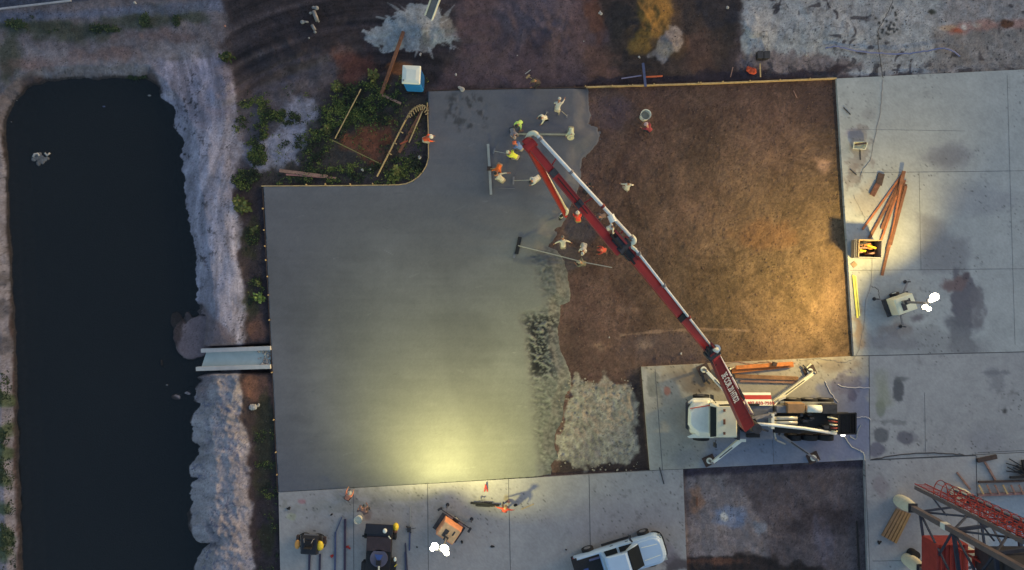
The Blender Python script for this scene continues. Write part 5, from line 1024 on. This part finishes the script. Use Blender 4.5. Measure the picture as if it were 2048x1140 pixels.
# ------------------------------------------------------------------ bars and long tools on the bottom strip
def srod(a, b, w_, lab, mat=m_bluesteel, nm='screed_bar', cat='bar', z=.05): return rod(nm, a, b, w_, .08, z, mat, lab, cat)
srod((690, 1038), (689, 1220), .13, 'thick dark maroon bar left of the screed machine', M('dark_maroon_bar', (50, 40, 58), .5))
srod((671, 1064), (669, 1220), .10, 'blue grey bar between the power trowel and the thick maroon bar'); srod((684, 1034), (672, 1063), .04, 'thin slanting lath above the blue grey bar')
srod((619, 1108), (617, 1220), .12, 'left of two dark bars below the power trowel', M('navy_bar', (38, 36, 58), .5)); srod((640, 1108), (637, 1220), .12, 'right of two dark bars below the power trowel', M('navy_bar2', (40, 38, 58), .5))
srod((811, 1086), (820, 1220), .06, 'thin dark bar slanting right of the screed machine', M('dark_bar3', (50, 48, 66), .5)); srod((810, 1104), (813, 1220), .05, 'thinner bar beside the slanting one right of the machine')
t = thing('hand_screed', 'blue grey straightedge with a dark cross handle right of the screed machine', 'tool', P(819, 1060, 0))
MB().bar(P(820, 1060, .05), P(819, 1101, .05), .09, .05).build('blade', m_bluesteel, t); MB().bar(P(821, 1014, .06), P(820, 1060, .06), .035, .03).build('handle', m_alu, t)
MB().box(P(818, 1059, .15), (.22, .3, .2)).tube([P(812, 1060, .2), P(832, 1056, .2)], .018, 5).build('bracket', m_dark, t)
MB().bar(P(813, 1052, .1), P(822, 1066, .1), .06, .06).build('grip', m_dark, t)
k = MB()
for i in range(9):
    y_ = random.uniform(1004, 1012); x_ = random.uniform(940, 965); k.bar(P(x_, y_, .04+.02*i), P(x_+random.uniform(22, 40), y_+random.uniform(-1, 3), .04+.02*i), random.uniform(.06, .16), .05)
t = thing('bar_bundle', 'bundle of black steel bars with a small trestle on the lit concrete strip', 'bars', P(970, 1008, 0)); k.build('bars', m_black, t)
MB().bar(P(961, 994, .1), P(964, 1012, .1), .04, .05).bar(P(967, 996, .1), P(966, 1012, .1), .04, .05).bar(P(960, 998, .2), P(969, 997, .2), .04, .04).build('trestle', m_grey, t)
t = thing('measuring_trestle', 'small red folding rule standing on the bright concrete strip', 'rule', P(971, 976, 0)); MB().bar(P(971, 969, .2), P(969, 983, .02), .07, .04).build('leg', m_red, t); MB().bar(P(971, 969, .2), P(975, 983, .02), .07, .04).build('leg', m_red, t)
t = thing('trailer_drawbar', 'grey bar with dark end clamps lying beside the orange light tower', 'bar', P(910, 1040, 0))
MB().bar(P(880, 1017, .5), P(938, 1056, .5), .05, .06).build('bar', m_dark, t); MB().bar(P(897, 1030, .45), P(928, 1051, .45), .22, .10).build('rail', m_grey, t)
MB().box(P(880, 1018, .4), (.3, .12, .2), R(30)).build('clamp', m_dark, t); MB().box(P(939, 1060, .4), (.14, .3, .2), R(-30)).build('clamp', m_dark, t)
for i, (a, b, r, lab) in enumerate(((986, 1091, .10, 'small black knob right of the lamps on the bottom strip'), (922, 1084, .10, 'dark slipper shaped scrap right of the orange light tower'), (1031, 1009, .12, 'black cap beside the spread armed worker'), (1014, 1002, .13, 'brown clod above the spread armed worker'), (834, 1094, .05, 'tiny dark scrap left of the lamps'),
                                     (577, 1017, .12, 'black glove at the left end of the bottom strip'), (664, 1029, .07, 'dark scrap near the top of the bottom strip'), (697, 1095, .12, 'small red can beside the thick maroon bar'), (663, 1110, .13, 'dark red chuck at the blue grey bar'), (1757, 1085, .12, 'black scrap on the slab left of the tower feet'), (1132, 1099, .05, 'tiny black pebble left of the pickup'), (1700, 664, .06, 'dark lump at the cable bend'))):

    p = P(a, b, 0); k = MB()
    for j in range(3): k.ell((p.x+random.uniform(-r, r)*.8, p.y+random.uniform(-r, r)*.6, .04), (r*random.uniform(.6, 1.1), r*random.uniform(.4, .8), r*.5), 8, 4, 0, random.uniform(0, 3))
    solo(k, 'scrap', m_red if 'red' in lab else (m_wood4 if 'brown' in lab else m_black), lab, 'scrap')

# ------------------------------------------------------------------ steel tower with caged ladder
tw = thing('steel_tower', 'tall grey steel tower with a red caged ladder and white wrapped column feet', 'tower', P(1880, 1060, 0))
m_col = M('taupe_steel', (88, 82, 84), .5, .2, var=.1, sc=2); m_brace = M('dark_blue_steel', (44, 50, 66), .5, .2, var=.15); m_wrap = M('white_wrap', (160, 160, 146), .6, var=.06); m_rr = M('ladder_red', (122, 44, 38), .5, var=.14, sc=3)
C1, C2, C3 = P(1797, 1000, 0), P(1813, 1117, 0), P(1909, 984, 0); C4 = C2+(C3-C1); TOP = 14.0
for c_ in (C1, C2, C3, C4):
    k = MB()
    k.loft([[(c_.x+r*math.cos(2*math.pi*i/18), c_.y+r*math.sin(2*math.pi*i/18), z) for i in range(18)] for r, z in ((.36, -.0), (.42, .3), (.44, .9), (.36, 1.5), (.30, 1.75))]); o = k.build('wrapped_foot', m_wrap, tw, smooth=False)
    MB().box((c_.x, c_.y, 1.8), (.55, .55, .08)).build('collar', m_dark, o)
    MB().bar((c_.x, c_.y, 1.7), (c_.x, c_.y, TOP), .30, .30).build('column', m_col, tw)
MB().box((C1.x, C1.y, 5.4), (.36, .36, .45)).build('white_sleeve', m_white, tw)
def brace(a, za, b, zb, w_=.16, m=m_brace): MB().bar((a.x, a.y, za), (b.x, b.y, zb), w_, w_).build('brace', m, tw)
for z_ in (2.6, 6.2, 10.0, 13.6):
    for a, b in ((C1, C2), (C1, C3), (C3, C4), (C2, C4)): brace(a, z_, b, z_, .18 if z_ > 3 else .12)
for a, b in ((C1, C2), (C1, C3), (C3, C4), (C2, C4)):
    for z0_, z1_ in ((2.6, 6.2), (6.2, 10.0)): brace(a, z0_, b, z1_, .10); brace(b, z0_, a, z1_, .10)
mid = (C1+C4)/2
k = MB().loft([[(mid.x+sx*a, mid.y+sy*a, z) for sx, sy in ((-1, -1), (1, -1), (1, 1), (-1, 1))] for a, z in ((.5, 5.6), (1.55, 8.6), (1.6, 12.5), (1.5, 12.6))]); k.build('hopper', M('dark_hopper_steel', (46, 48, 56), .6, .2, var=.2, sc=1.5), tw)
for i in range(4): MB().bar((mid.x-1.5+i, mid.y-1.55, 12.7), (mid.x-1.5+i, mid.y+1.55, 12.7), .08, .1).build('grating_bar', m_col, tw)
MB().bar((mid.x-1.7, mid.y-1.7, 12.75), (mid.x+1.7, mid.y-1.7, 12.75), .12, .12).build('rim_beam', m_col, tw); MB().bar((mid.x-1.7, mid.y+1.7, 12.75), (mid.x+1.7, mid.y+1.7, 12.75), .12, .12).build('rim_beam', m_col, tw)
# caged ladder on the north side
lx, ly = P(1848, 980, 1.5).x+.1, P(1848, 980, 1.5).y+.0; la = P(1835, 970, 2.2); ux = .62
lad = MB()
for s_ in (0, 1): lad.bar((la.x+s_*ux*1.0, la.y, 1.9), (la.x+s_*ux*1.0, la.y, 12.5), .07, .05)
z_ = 2.1
while z_ < 12.4: lad.bar((la.x, la.y, z_), (la.x+ux, la.y, z_), .03, .03); z_ += .3
ld = lad.build('ladder', m_rr, tw)
z_ = 4.2; hoops = []
while z_ < 12.5:
    hoops.append([(la.x+ux/2+.42*math.cos(R(a)), la.y+.02+.78*math.sin(R(a)), z_) for a in range(-10, 191, 20)]); MB().tube(hoops[-1], .028, 5).build('cage_hoop', m_rr, ld); z_ += .75
for j in (1, 3, 5, 7, 9): MB().bar(hoops[0][j], hoops[-1][j], .05, .02).build('cage_strap', m_rr if j != 5 else m_brace, ld)
k = MB().bar((la.x-.25, la.y-.1, 2.4), (la.x-.25, la.y-.1, 12.5), .10, .22); k.build('ladder_stringer', m_col, tw)
k = MB().bar((la.x+1.25, la.y+.1, 4.0), (la.x+1.25, la.y+.1, 12.6), .12, .16); k.build('ladder_stringer', m_brace, tw)
for j in range(9):
    zz = 4.6+j*.9; MB().bar((la.x+.7, la.y, zz), (la.x+1.25, la.y+.1, zz+.45), .09, .06).bar((la.x+.7, la.y, zz+.45), (la.x+1.25, la.y+.1, zz), .06, .05).build('lattice', m_rr, ld)
for zz in (3.4, 8.0, 12.0): MB().bar((la.x, la.y-.1, zz), (C1.x+1.2, C1.y, zz), .08, .08).bar((la.x+1.2, la.y-.1, zz), (C1.x+2.4, C1.y, zz), .08, .08).build('ladder_bracket', m_brace, tw)
MB().box((la.x+.8, la.y+.2, 12.6), (1.9, 1.3, .08)).build('landing', m_dark, tw)
# red mesh bay low on the west side
rx0 = P(1872, 1088, 4.2); k = MB()
MB().box((rx0.x+.95, rx0.y-1.3, 3.4), (1.9, 2.6, 1.7)).build('red_cabinet', m_rr, tw, bevel=.05)
for i in range(6): MB().bar((rx0.x+.25+i*.28, rx0.y-.02, 4.28), (rx0.x+.25+i*.28, rx0.y-2.5, 4.28), .05, .05).build('cabinet_rib', m_red2 if i % 2 else m_rr, tw)
for zz in (5.2, 6.2, 7.2): MB().bar((rx0.x+1.0, rx0.y-.1, zz), (rx0.x+2.4, rx0.y-.1, zz), .16, .10).bar((rx0.x+1.0, rx0.y-.1, zz), (rx0.x+1.1, rx0.y-2.2, zz), .12, .10).build('red_rail', m_rr, tw)
for dx in (1.0, 2.3): MB().bar((rx0.x+dx, rx0.y-.1, 4.2), (rx0.x+dx, rx0.y-.1, 7.3), .10, .10).build('red_post', m_rr, tw)
# drum behind the lower foot, stacked battens, ladder panel, sticks
solo(MB().disc(P(1822, 1105, 0), .3, .6, 18), 'drum', m_black, 'small black drum behind the lower white column foot', 'drum')
for i in range(5):
    a = (1795+i*6.0, 1018+i*2.2); b = (1765+i*6.2, 1072+i*3.4); rod('batten', a, b, .17, .12, .06, M('batten_%d' % i, (104+4*i, 84+3*i, 66), .8, var=.15, sc=4), ('leftmost', 'second', 'middle', 'fourth', 'rightmost')[i]+' of five brown battens laid side by side by the tower foot', 'batten', 'five battens beside the tower foot')
rod('stick', (1914, 945), (1941, 979), .10, .06, .04, m_wood4, 'thin brown stick on the slab north of the red ladder', 'stick')
rod('timber_beam', (1955, 921), (1993, 913), .26, .16, .08, m_darkwood, 'dark short beam at the corner of the slab joint', 'beam'); rod('stick', (1968, 921), (1991, 960), .12, .08, .05, m_wood4, 'brown brace slanting from the dark beam to the rung frame', 'brace')
t = thing('rung_frame', 'wooden ladder like frame with pale rungs at the right edge', 'frame', P(2005, 975, 0))
MB().bar(P(1957, 964, .1), P(2120, 960, .1), .12, .12).build('rail', m_darkwood, t); MB().bar(P(1957, 990, .1), P(2120, 984, .1), .16, .12).build('rail', M('reddish_rail', (110, 84, 84), .8, var=.15), t)
for i in range(8): x_ = 1958+i*16; MB().bar(P(x_, 970, .2), P(x_+9, 988, .2), .10, .07).build('rung', m_wood4 if i % 3 else m_wood, t)
k = MB()
for i in range(10): a = random.uniform(0, 6); k.bar(P(2046+random.uniform(-6, 30), 955-random.uniform(0, 14), .1+.02*i), P(2015+random.uniform(-8, 20), 930-random.uniform(-16, 14), .1), .06, .05)
k.bar(P(2020, 955, .15), P(2090, 953, .15), .14, .12); k.bar(P(2046, 920, .15), P(2052, 950, .15), .2, .14); solo(k, 'rebar_heap', m_black, 'spiky heap of black bars at the right edge', 'bars')
# steel rod and cable at the pond side of the boxed-out bed, pump truck cables
def cable(pts, r, mat, label, cat='cable', z=.02, sub=6, wob=1.2):
    ps = [P(a, b, z) for a, b in pts]; out = []
    for i in range(len(ps)-1):
        p0, p1, p2, p3 = ps[max(i-1, 0)], ps[i], ps[i+1], ps[min(i+2, len(ps)-1)]
        for s in range(sub):
            t = s/sub; q = .5*((2*p1)+(-p0+p2)*t+(2*p0-5*p1+4*p2-p3)*t*t+(-p0+3*p1-3*p2+p3)*t**3); out.append(q+Vector((random.gauss(0, wob/S*.5), random.gauss(0, wob/S*.5), 0)))
    out.append(ps[-1]); return solo(MB().tube(out, r, 5), 'cable', mat, label, cat)
cable([(1766, 158), (1763, 200), (1760, 230), (1752, 265), (1746, 290), (1740, 320), (1725, 340), (1720, 360)], .014, m_grey, 'thin dark cable running down the big right slab')
cable([(1790, -8), (1778, 20), (1765, 45), (1756, 65), (1758, 100), (1764, 140), (1766, 156)], .022, m_dark, 'dark cable crossing the pale lime ground', z=.08)
cable([(1706, 390), (1722, 420), (1735, 450), (1742, 480), (1744, 520), (1741, 572), (1732, 600), (1729, 640), (1722, 680), (1712, 712), (1690, 724), (1660, 720), (1630, 717), (1600, 722)], .011, m_grey, 'long thin cable looping from the white tower to the truck pad')
cable([(1742, 572), (1756, 580), (1760, 600)], .02, m_dark, 'short loop of cable at the jack of the white tower', z=.15)
cable([(1590, 726), (1560, 729), (1530, 724), (1500, 728), (1475, 724), (1450, 728)], .02, m_wood4, 'wavy cord above the orange beams')
cable([(1650, 96), (1672, 93), (1690, 97), (1720, 103), (1757, 107), (1800, 108), (1840, 104), (1884, 97), (1905, 102), (1920, 112)], .05, M('blue_hose', (62, 76, 122), .5), 'faded blue hose across the pale lime ground', 'hose', z=.06)
cable([(1742, 919), (1790, 911), (1850, 906), (1900, 908), (1925, 909)], .035, m_dark, 'dark hose along the joint above the small right slab', 'hose')
for i, pts in enumerate(([(1690, 874), (1700, 890), (1716, 900), (1726, 905), (1730, 920)], [(1700, 872), (1712, 878), (1716, 862), (1722, 850)], [(1676, 770), (1695, 775), (1740, 776)], [(1650, 762), (1664, 790), (1676, 805)], [(1712, 836), (1730, 834), (1742, 840)])):
    cable(pts, .03, m_alu if i < 2 else M('water_trail_%d' % i, (140, 144, 156), .6), ('pale hose trailing below the truck hopper', 'pale loop of hose right of the hopper', 'pale cord above the hopper', 'pale cord behind the side rail', 'thin cord right of the hopper')[i], 'hose')
rod('steel_pipe', (1714, 1042), (1724, 1250), .09, .08, -.15, m_black, 'black pipe standing along the right wall of the boxed-out bed', 'pipe')
rod('steel_rod', (1319, 935), (1328, 968), .05, .04, .03, m_dark, 'thin dark rod on the slab left of the boxed-out bed', 'rod')
rod('stick', (1394, 994), (1394, 1012), .08, .06, -.2, m_wood2, 'short rust coloured stake lying in the boxed-out bed', 'stake')
# chute at the top
t = thing('cement_chute', 'white metal chute hanging over the cement washout at the top', 'chute', P(866, 10, 0))
ca, cb_ = P(858, 36, .3), P(882, -30, 2.4)
k = MB().bar(ca, cb_, .50, .04); k.build('trough', M('chute_grey', (74, 80, 96), .4, .3), t)
for s_ in (-1, 1):
    d_ = (cb_-ca).normalized().cross(Vector((0, 0, 1))).normalized()*s_*.27; MB().bar(ca+d_+Vector((0, 0, .1)), cb_+d_+Vector((0, 0, .1)), .05, .22).build('side', m_white, t)
# bent down pipe bits and scrap in the dark ground
t = thing('valve_scrap', 'grey heap of pipe fittings on the dark churned ground', 'scrap', P(628, 45, -.1)); zb = -.0
for nm, a, b, r in (('pipe', (627, 22), (635, 42), .10), ('pipe', (624, 50), (630, 60), .08), ('pipe', (605, 43), (616, 44), .05)): MB().tube([P(*a, zb+.1), P(*b, zb+.1)], r*1.3, 8).build(nm, m_grey, t, smooth=True)
for a, b, r in ((633, 16, .16), (627, 15, .12), (605, 44, .15), (621, 26, .1), (615, 44, .08), (637, 43, .07), (630, 64, .1), (618, 76, .07)): MB().ell(P(a, b, zb+.08), (r, r*.9, r*.7), 9, 5).build('fitting', M('dull_grey_plastic_%d' % a, (98, 102, 110), .6), t, smooth=True)
# floating clump in the pond
t = thing('floating_clump', 'pale clump of foam and twigs floating in the pond', 'debris', P(84, 317, WL)); k = MB()
for i in range(26):
    an = random.uniform(0, 6.3); rr = random.uniform(0, 1); p = P(84+17*rr*math.cos(an), 319+11*rr*math.sin(an)*(1 if math.sin(an) < 0 else .8), WL); r = random.uniform(.06, .16); k.ell((p.x, p.y, WL+.01), (r*1.4, r, .06), 7, 4, 0, an)
k.build('foam', M('grey_foam', (76, 78, 84), .8, var=.3, sc=5), t)
for pts in ([(66, 314), (69, 308), (76, 307), (78, 312)], [(90, 306), (94, 311), (100, 306)]): MB().tube([P(a, b, WL+.06) for a, b in pts], .07, 6).build('curl', M('pale_foam', (124, 126, 132), .7), t, smooth=True)
for i, (a, b, w_, lab) in enumerate(((208, 213, .10, 'tiny blue float near the top of the pond'), (34, 201, .05, 'white speck at the top left of the pond'), (23, 244, .05, 'white speck at the left bank of the pond'), (334, 770, .08, 'white speck near the silt fan in the pond'), (299, 191, .12, 'pale twig at the top right of the pond'))):
    p = P(a, b, WL+.02); solo(MB().ell((p.x, p.y, WL+.03), (w_, w_*.5, .03), 8, 4), 'float', m_bluesteel if i == 0 else m_grey, lab, 'float')
# stones and scraps lying about, each its own thing
ST = [(508, 816, .30, 'large pale stone beside the lower sand bank', 0), (517, 811, .13, 'small white stone touching the large pale stone', 0), (923, 178, .2, 'pale concrete scrap above the top left of the wet slab', 1), (912, 149, .09, 'pale pebble on the brown ground', 0), (1035, 110, .05, 'tiny pale pebble in the middle of the brown ground', 0),
      (1201, 26, .14, 'white bottle shaped scrap on the dark ground at the top', 1), (1279, 114, .10, 'pale stone by the grey plank', 0), (1168, 82, .05, 'tiny pale stone in the reddish ground', 0), (270, 5, .12, 'white scrap on the verge at the top left', 1), (725, 340, .10, 'pale stone in the weeds above the slab', 0), (741, 338, .08, 'second pale stone in the weeds, nearer the curved strip', 0),
      (840, 314, .12, 'white scrap inside the curved corner', 1), (1364, 708, .08, 'white stone on the soil near the truck boom', 0), (1614, 110, .1, 'pale stone on the lime ground right of the crates', 0), (1220, 675, .06, 'tiny white stone in the lower pit', 0), (1126, 757, .0, '', 0), (1455, 15, .12, 'pale stone at the edge of the lime ground', 0), (450, 52, .1, 'reddish stone left of the churned ground', 0), (840, 108, .1, 'pale crumb below the cement washout', 0)]
for a, b, r, lab, kd in ST:
    if not r: continue
    p = P(a, b, 0); k = MB()
    for j in range(3): k.ell((p.x+random.uniform(-.4, .4)*r, p.y+random.uniform(-.4, .4)*r, -.06 if b > 180 and a > 1160 and False else 0), (r*random.uniform(.6, 1), r*random.uniform(.4, .8), r*.5), 7, 4, 0, random.uniform(0, 3))
    zz = -.24 if (1180 < a < 1670 and 170 < b < 740) else (-.02); o = solo(k, 'stone' if not kd else 'scrap', M('stone_%d' % a, (124, 126, 132) if a != 450 else (120, 88, 84), .9, var=.25, sc=9), lab, 'stone' if not kd else 'scrap'); o.location.z = zz-.05
# ------------------------------------------------------------------ weeds
def hz(px, py):
    u_ = np.array([float(px)]); v_ = np.array([float(py)]); return float(height(u_, v_)[0])
def leafmesh(pts, name, cols, size, parent=None, tall=.3):
    """pts: array of u, v ; each becomes a small tuft of leaf shaped faces"""
    U = pts[:, 0]; V = pts[:, 1]; Z = height(U, V); k_ = (H-Z)/H/S; X = (U-1024)*k_; Y = (570-V)*k_; n = len(X); m = 4
    rng = np.random.default_rng(3); X = np.repeat(X, m)+rng.normal(0, .05, n*m); Y = np.repeat(Y, m)+rng.normal(0, .05, n*m); Z = np.repeat(Z, m)+rng.uniform(.02, tall, n*m)*np.repeat(rng.uniform(.3, 1, n), m)
    a = rng.uniform(0, 6.283, n*m); el = rng.uniform(-.3, .7, n*m); L_ = rng.uniform(.6, 1.3, n*m)*size; W = L_*rng.uniform(.25, .42, n*m)
    dx, dy, dz = np.cos(a)*np.cos(el), np.sin(a)*np.cos(el), np.sin(el); sx, sy = -np.sin(a), np.cos(a)
    v = np.stack([np.stack([X, Y, Z], 1), np.stack([X+dx*L_*.5+sx*W, Y+dy*L_*.5+sy*W, Z+dz*L_*.5+.01], 1), np.stack([X+dx*L_, Y+dy*L_, Z+dz*L_*.8], 1), np.stack([X+dx*L_*.5-sx*W, Y+dy*L_*.5-sy*W, Z+dz*L_*.5+.01], 1)], 1).reshape(-1, 3)
    me = bpy.data.meshes.new(name); N = n*m; me.vertices.add(N*4); me.vertices.foreach_set('co', v.astype(np.float32).ravel()); me.loops.add(N*4); me.loops.foreach_set('vertex_index', np.arange(N*4, dtype=np.int32)); me.polygons.add(N)
    me.polygons.foreach_set('loop_start', np.arange(0, N*4, 4, dtype=np.int32)); me.polygons.foreach_set('loop_total', np.full(N, 4, np.int32)); me.update(calc_edges=True)
    ci = np.clip((fbm(np.repeat(U, m)/S*1.5, np.repeat(V, m)/S*1.5, 2, 5)*.9+.5+rng.normal(0, .3, N)), 0, .999); cols = np.array(cols, float); c = cols[(ci*len(cols)).astype(int)]*rng.uniform(.8, 1.2, (N, 1)); setcol(me, 'Col', np.repeat(c, 4, 0))
    me.materials.append(leafm); o = bpy.data.objects.new(name, me); COL.objects.link(o); return o
leafm = groundmat('leaves', .7, 0, 8, 30, .2, .2)
rng = np.random.default_rng(11)
def scatter(n, geo, noise=.0, sc=1.2, seed=1):
    a = np.array(geo, float) if not isinstance(geo, tuple) else np.array([[geo[0]-geo[2], geo[1]-geo[3]], [geo[0]+geo[2], geo[1]+geo[3]]])
    P_ = rng.uniform(a.min(0), a.max(0), (n, 2)); sd = sde(P_[:, 0], P_[:, 1], *geo) if isinstance(geo, tuple) else sdp(P_[:, 0], P_[:, 1], geo)
    return P_[(sd+12*fbm(P_[:, 0]/S*sc, P_[:, 1]/S*sc, 3, seed) > 0) & (fbm(P_[:, 0]/S*sc, P_[:, 1]/S*sc, 3, seed+1) > noise)]
GR = [(30, 36, 34), (34, 42, 34), (42, 54, 36), (54, 68, 40), (74, 82, 46)]
A = np.concatenate([scatter(11000, [(630, 250), (700, 165), (800, 165), (800, 210), (780, 250), (700, 255), (660, 280), (640, 330), (760, 330), (800, 310), (850, 330), (840, 350), (780, 368), (540, 368), (600, 345)], -.05, 3.0, 3),
                    scatter(900, (520, 225, 50, 32), 0, 1.4, 5), scatter(700, (560, 235, 40, 14), 0, 1.4, 6), scatter(600, (500, 260, 30, 40), .05, 1.4, 7), scatter(500, (535, 270, 16, 12), .1, 1.6, 8), scatter(500, (590, 300, 40, 30), .12, 1.6, 9), scatter(1500, [(480, 180), (860, 150), (855, 366), (480, 366)], .2, 2.6, 31), scatter(900, [(640, 160), (860, 160), (855, 366), (560, 366)], .1, 4, 33), scatter(500, (515, 310, 20, 20), .05, 1.6, 10),
                    scatter(700, (500, 365, 34, 24), -.1, 1.4, 11), scatter(700, (705, 225, 60, 18), -.05, 1.4, 12), scatter(300, (820, 300, 24, 50), .1, 1.8, 13)])
tag(leafmesh(A, 'weeds', GR, .10), 'low green weeds covering the corner between the sand bank and the wet slab', 'weeds', kind='stuff')
B_ = np.concatenate([scatter(500, (512, 580, 16, 34), .0, 1.6, 14), scatter(300, (505, 470, 14, 40), .15, 1.6, 15), scatter(900, [(510, 840), (548, 840), (562, 1140), (512, 1140)], .15, 1.6, 16)])
tag(leafmesh(B_, 'weeds', GR, .09, tall=.15), 'thin weeds in the dark strip left of the wet slab', 'weeds', kind='stuff')
D_ = np.concatenate([scatter(1500, [(0, 740), (22, 740), (30, 1140), (0, 1140)], .0, 1.1, 17), scatter(800, (160, 62, 80, 12), .05, 1.3, 18), scatter(500, (320, 35, 40, 18), .1, 1.3, 19), scatter(400, (60, 45, 50, 12), .1, 1.3, 20), scatter(200, (270, 160, 26, 8), 0, 1.5, 21)])
tag(leafmesh(D_, 'grass', [(34, 44, 36), (40, 52, 38), (50, 60, 44)], .12, tall=.12), 'dark grass tufts around the far sides of the pond', 'grass', kind='stuff')
def plant(px, py, r, n, cols, label, size=.22, tall=.5):
    pp = P(px, py, 0); z0 = hz(px, py); t = thing('shrub', label, 'shrub', (pp.x, pp.y, z0)); rg = np.random.default_rng(int(px)); a = rg.uniform(0, 6.28, n); q = np.sqrt(rg.uniform(0, 1, n))*r
    o = leafmesh(np.stack([px+q*np.cos(a), py+q*np.sin(a)*.9], 1), 'leaves', cols, size, tall=tall); o.data.transform(Matrix.Translation((-pp.x, -pp.y, -z0))); o.parent = t
    MB().tube([(pp.x, pp.y, z0-.1), (pp.x+.03, pp.y+.02, z0+tall)], .03, 6, 0, .012).build('stem', m_wood4, t)
YG = [(58, 64, 42), (72, 78, 46), (88, 92, 52)]
plant(489, 413, 11, 34, YG, 'yellow green shrub in the dark strip near the top of the wet slab', .3); plant(480, 402, 7, 16, YG[:2], 'smaller green shrub touching the yellow green shrub', .26)
plant(508, 458, 5, 10, YG, 'little bright plant halfway up the dark strip', .2, .25); plant(520, 594, 7, 20, [(72, 88, 50), (92, 108, 60)], 'round leafy plant beside the slab above the red patch', .24, .3); plant(515, 567, 4, 9, YG, 'tiny yellowish plant above the round leafy plant', .2, .25)
plant(455, 115, 9, 26, [(44, 52, 34), (58, 66, 38)], 'dark green shrub at the corner of the churned ground', .26); plant(676, 176, 8, 20, YG[:2], 'yellowish shrub at the edge of the red clay', .24); plant(748, 152, 9, 22, YG[:2], 'yellow green shrub at the foot of the long brown board', .24)
plant(795, 340, 6, 14, [(70, 78, 44), (90, 92, 54)], 'olive plant right of the curved strip end', .24); plant(655, 258, 6, 12, YG[:2], 'pale green plant at the end of the pale lath', .22)
k = MB()
for i in range(1500):
    a, b = random.uniform(1150, 1690), random.uniform(172, 735)
    if b > 735-(a-1283)*.052 and a > 1283: continue
    if a < 1215 and b < 330: continue
    z_ = hz(a, b); p = P(a, b, z_); r = random.choice((.025, .03, .04, .06)); k.ell((p.x, p.y, z_+r*.25), (r, r*.8, r*.6), 5, 3, 0, i)
solo(k, 'soil_clods', M('soil_clod', (82, 66, 60), .95, var=.35, sc=5), 'small clods scattered over the soil of the dirt pit', 'clods', kind='stuff')
# loose crumbs on the lime bed
k = MB()
for i in range(170):
    a, b = random.uniform(1118, 1278), random.uniform(757, 942)
    if a > 1262 and random.random() < .4: continue
    z_ = hz(a, b) if i % 3 == 0 else -.2; p = P(a, b, z_); r = random.uniform(.03, .09); k.ell((p.x, p.y, z_+r*.3 if i % 3 == 0 else -.14), (r, r*.8, r*.7), 5, 3, 0, i)
solo(k, 'rubble', M('lime_rubble', (112, 109, 104), .9, var=.3, sc=8), 'pale crumbs of crushed concrete on the lime bed', 'rubble', kind='stuff')
k = MB()
for i in range(1100):
    q = random.random()
    if q < .45: a, b = random.uniform(1486, 2046), random.uniform(0, 150)
    elif q < .6: a, b = random.uniform(1180, 1660), random.uniform(170, 700)
    elif q < .8: a, b = random.uniform(900, 1460), random.uniform(0, 170)
    else: a, b = random.uniform(500, 550), random.uniform(380, 1130)
    z_ = -.25 if (1180 < a < 1670 and b > 176) else hz(a, b); p = P(a, b, z_); r = random.choice((.02, .03, .03, .05)); k.ell((p.x, p.y, z_+r*.3), (r, r*.8, r*.7), 5, 3, 0, i, i % 2)
k.mi = [(j//15) % 2 for j in range(len(k.f))]
solo(k, 'gravel', [M('dark_gravel', (52, 50, 56), .9), M('pale_gravel', (110, 106, 106), .9)], 'scattered pebbles over the bare ground', 'gravel', kind='stuff')

# yellow pump set between the beams and the boom, kerb line of the far road
t = thing('dewatering_pump', 'small yellow pump with a black base between the boom and the orange beams', 'pump', P(1449, 742, 0))
MB().box(P(1449, 744, .1), (.75, .5, .2), R(10)).build('skid', m_black, t); MB().box(P(1448, 741, .4), (.34, .50, .45), R(10), 0, .8).build('engine', m_yellow, t, bevel=.04); MB().box(P(1449, 742, .35), (.6, .22, .26), R(10)).build('casing', m_yellow, t, bevel=.04)
MB().tube([P(1453, 740, .4), P(1460, 738, .35), P(1466, 736, .05)], .05, 8).build('outlet', m_cream, t, smooth=True)
k = MB().bar(P(-40, 22.5, .10), P(142, 1, .10), .10, .10); o = k.build('road_edge', M('pale_kerb', (118, 122, 136), .8)); tag(o, 'pale edge line of the road in the top left corner', 'kerb', kind='structure')
for i, (a, b, c_, d, w_, lab) in enumerate(((1402, 742, 1409, 765, .16, 'dark folded prop leaning by the north west outrigger foot'), (1412, 760, 1420, 768, .12, 'short dark prop lying under the boom near the truck cab'), (1612, 736, 1622, 728, .10, 'pale crossed scrap by the far outrigger foot'), (1606, 730, 1618, 742, .08, 'dark crossed scrap by the far outrigger foot'))):
    rod('prop', (a, b), (c_, d), w_, .06, .08+.05*(i % 2), m_cream if 'pale' in lab else m_dark, lab, 'prop')
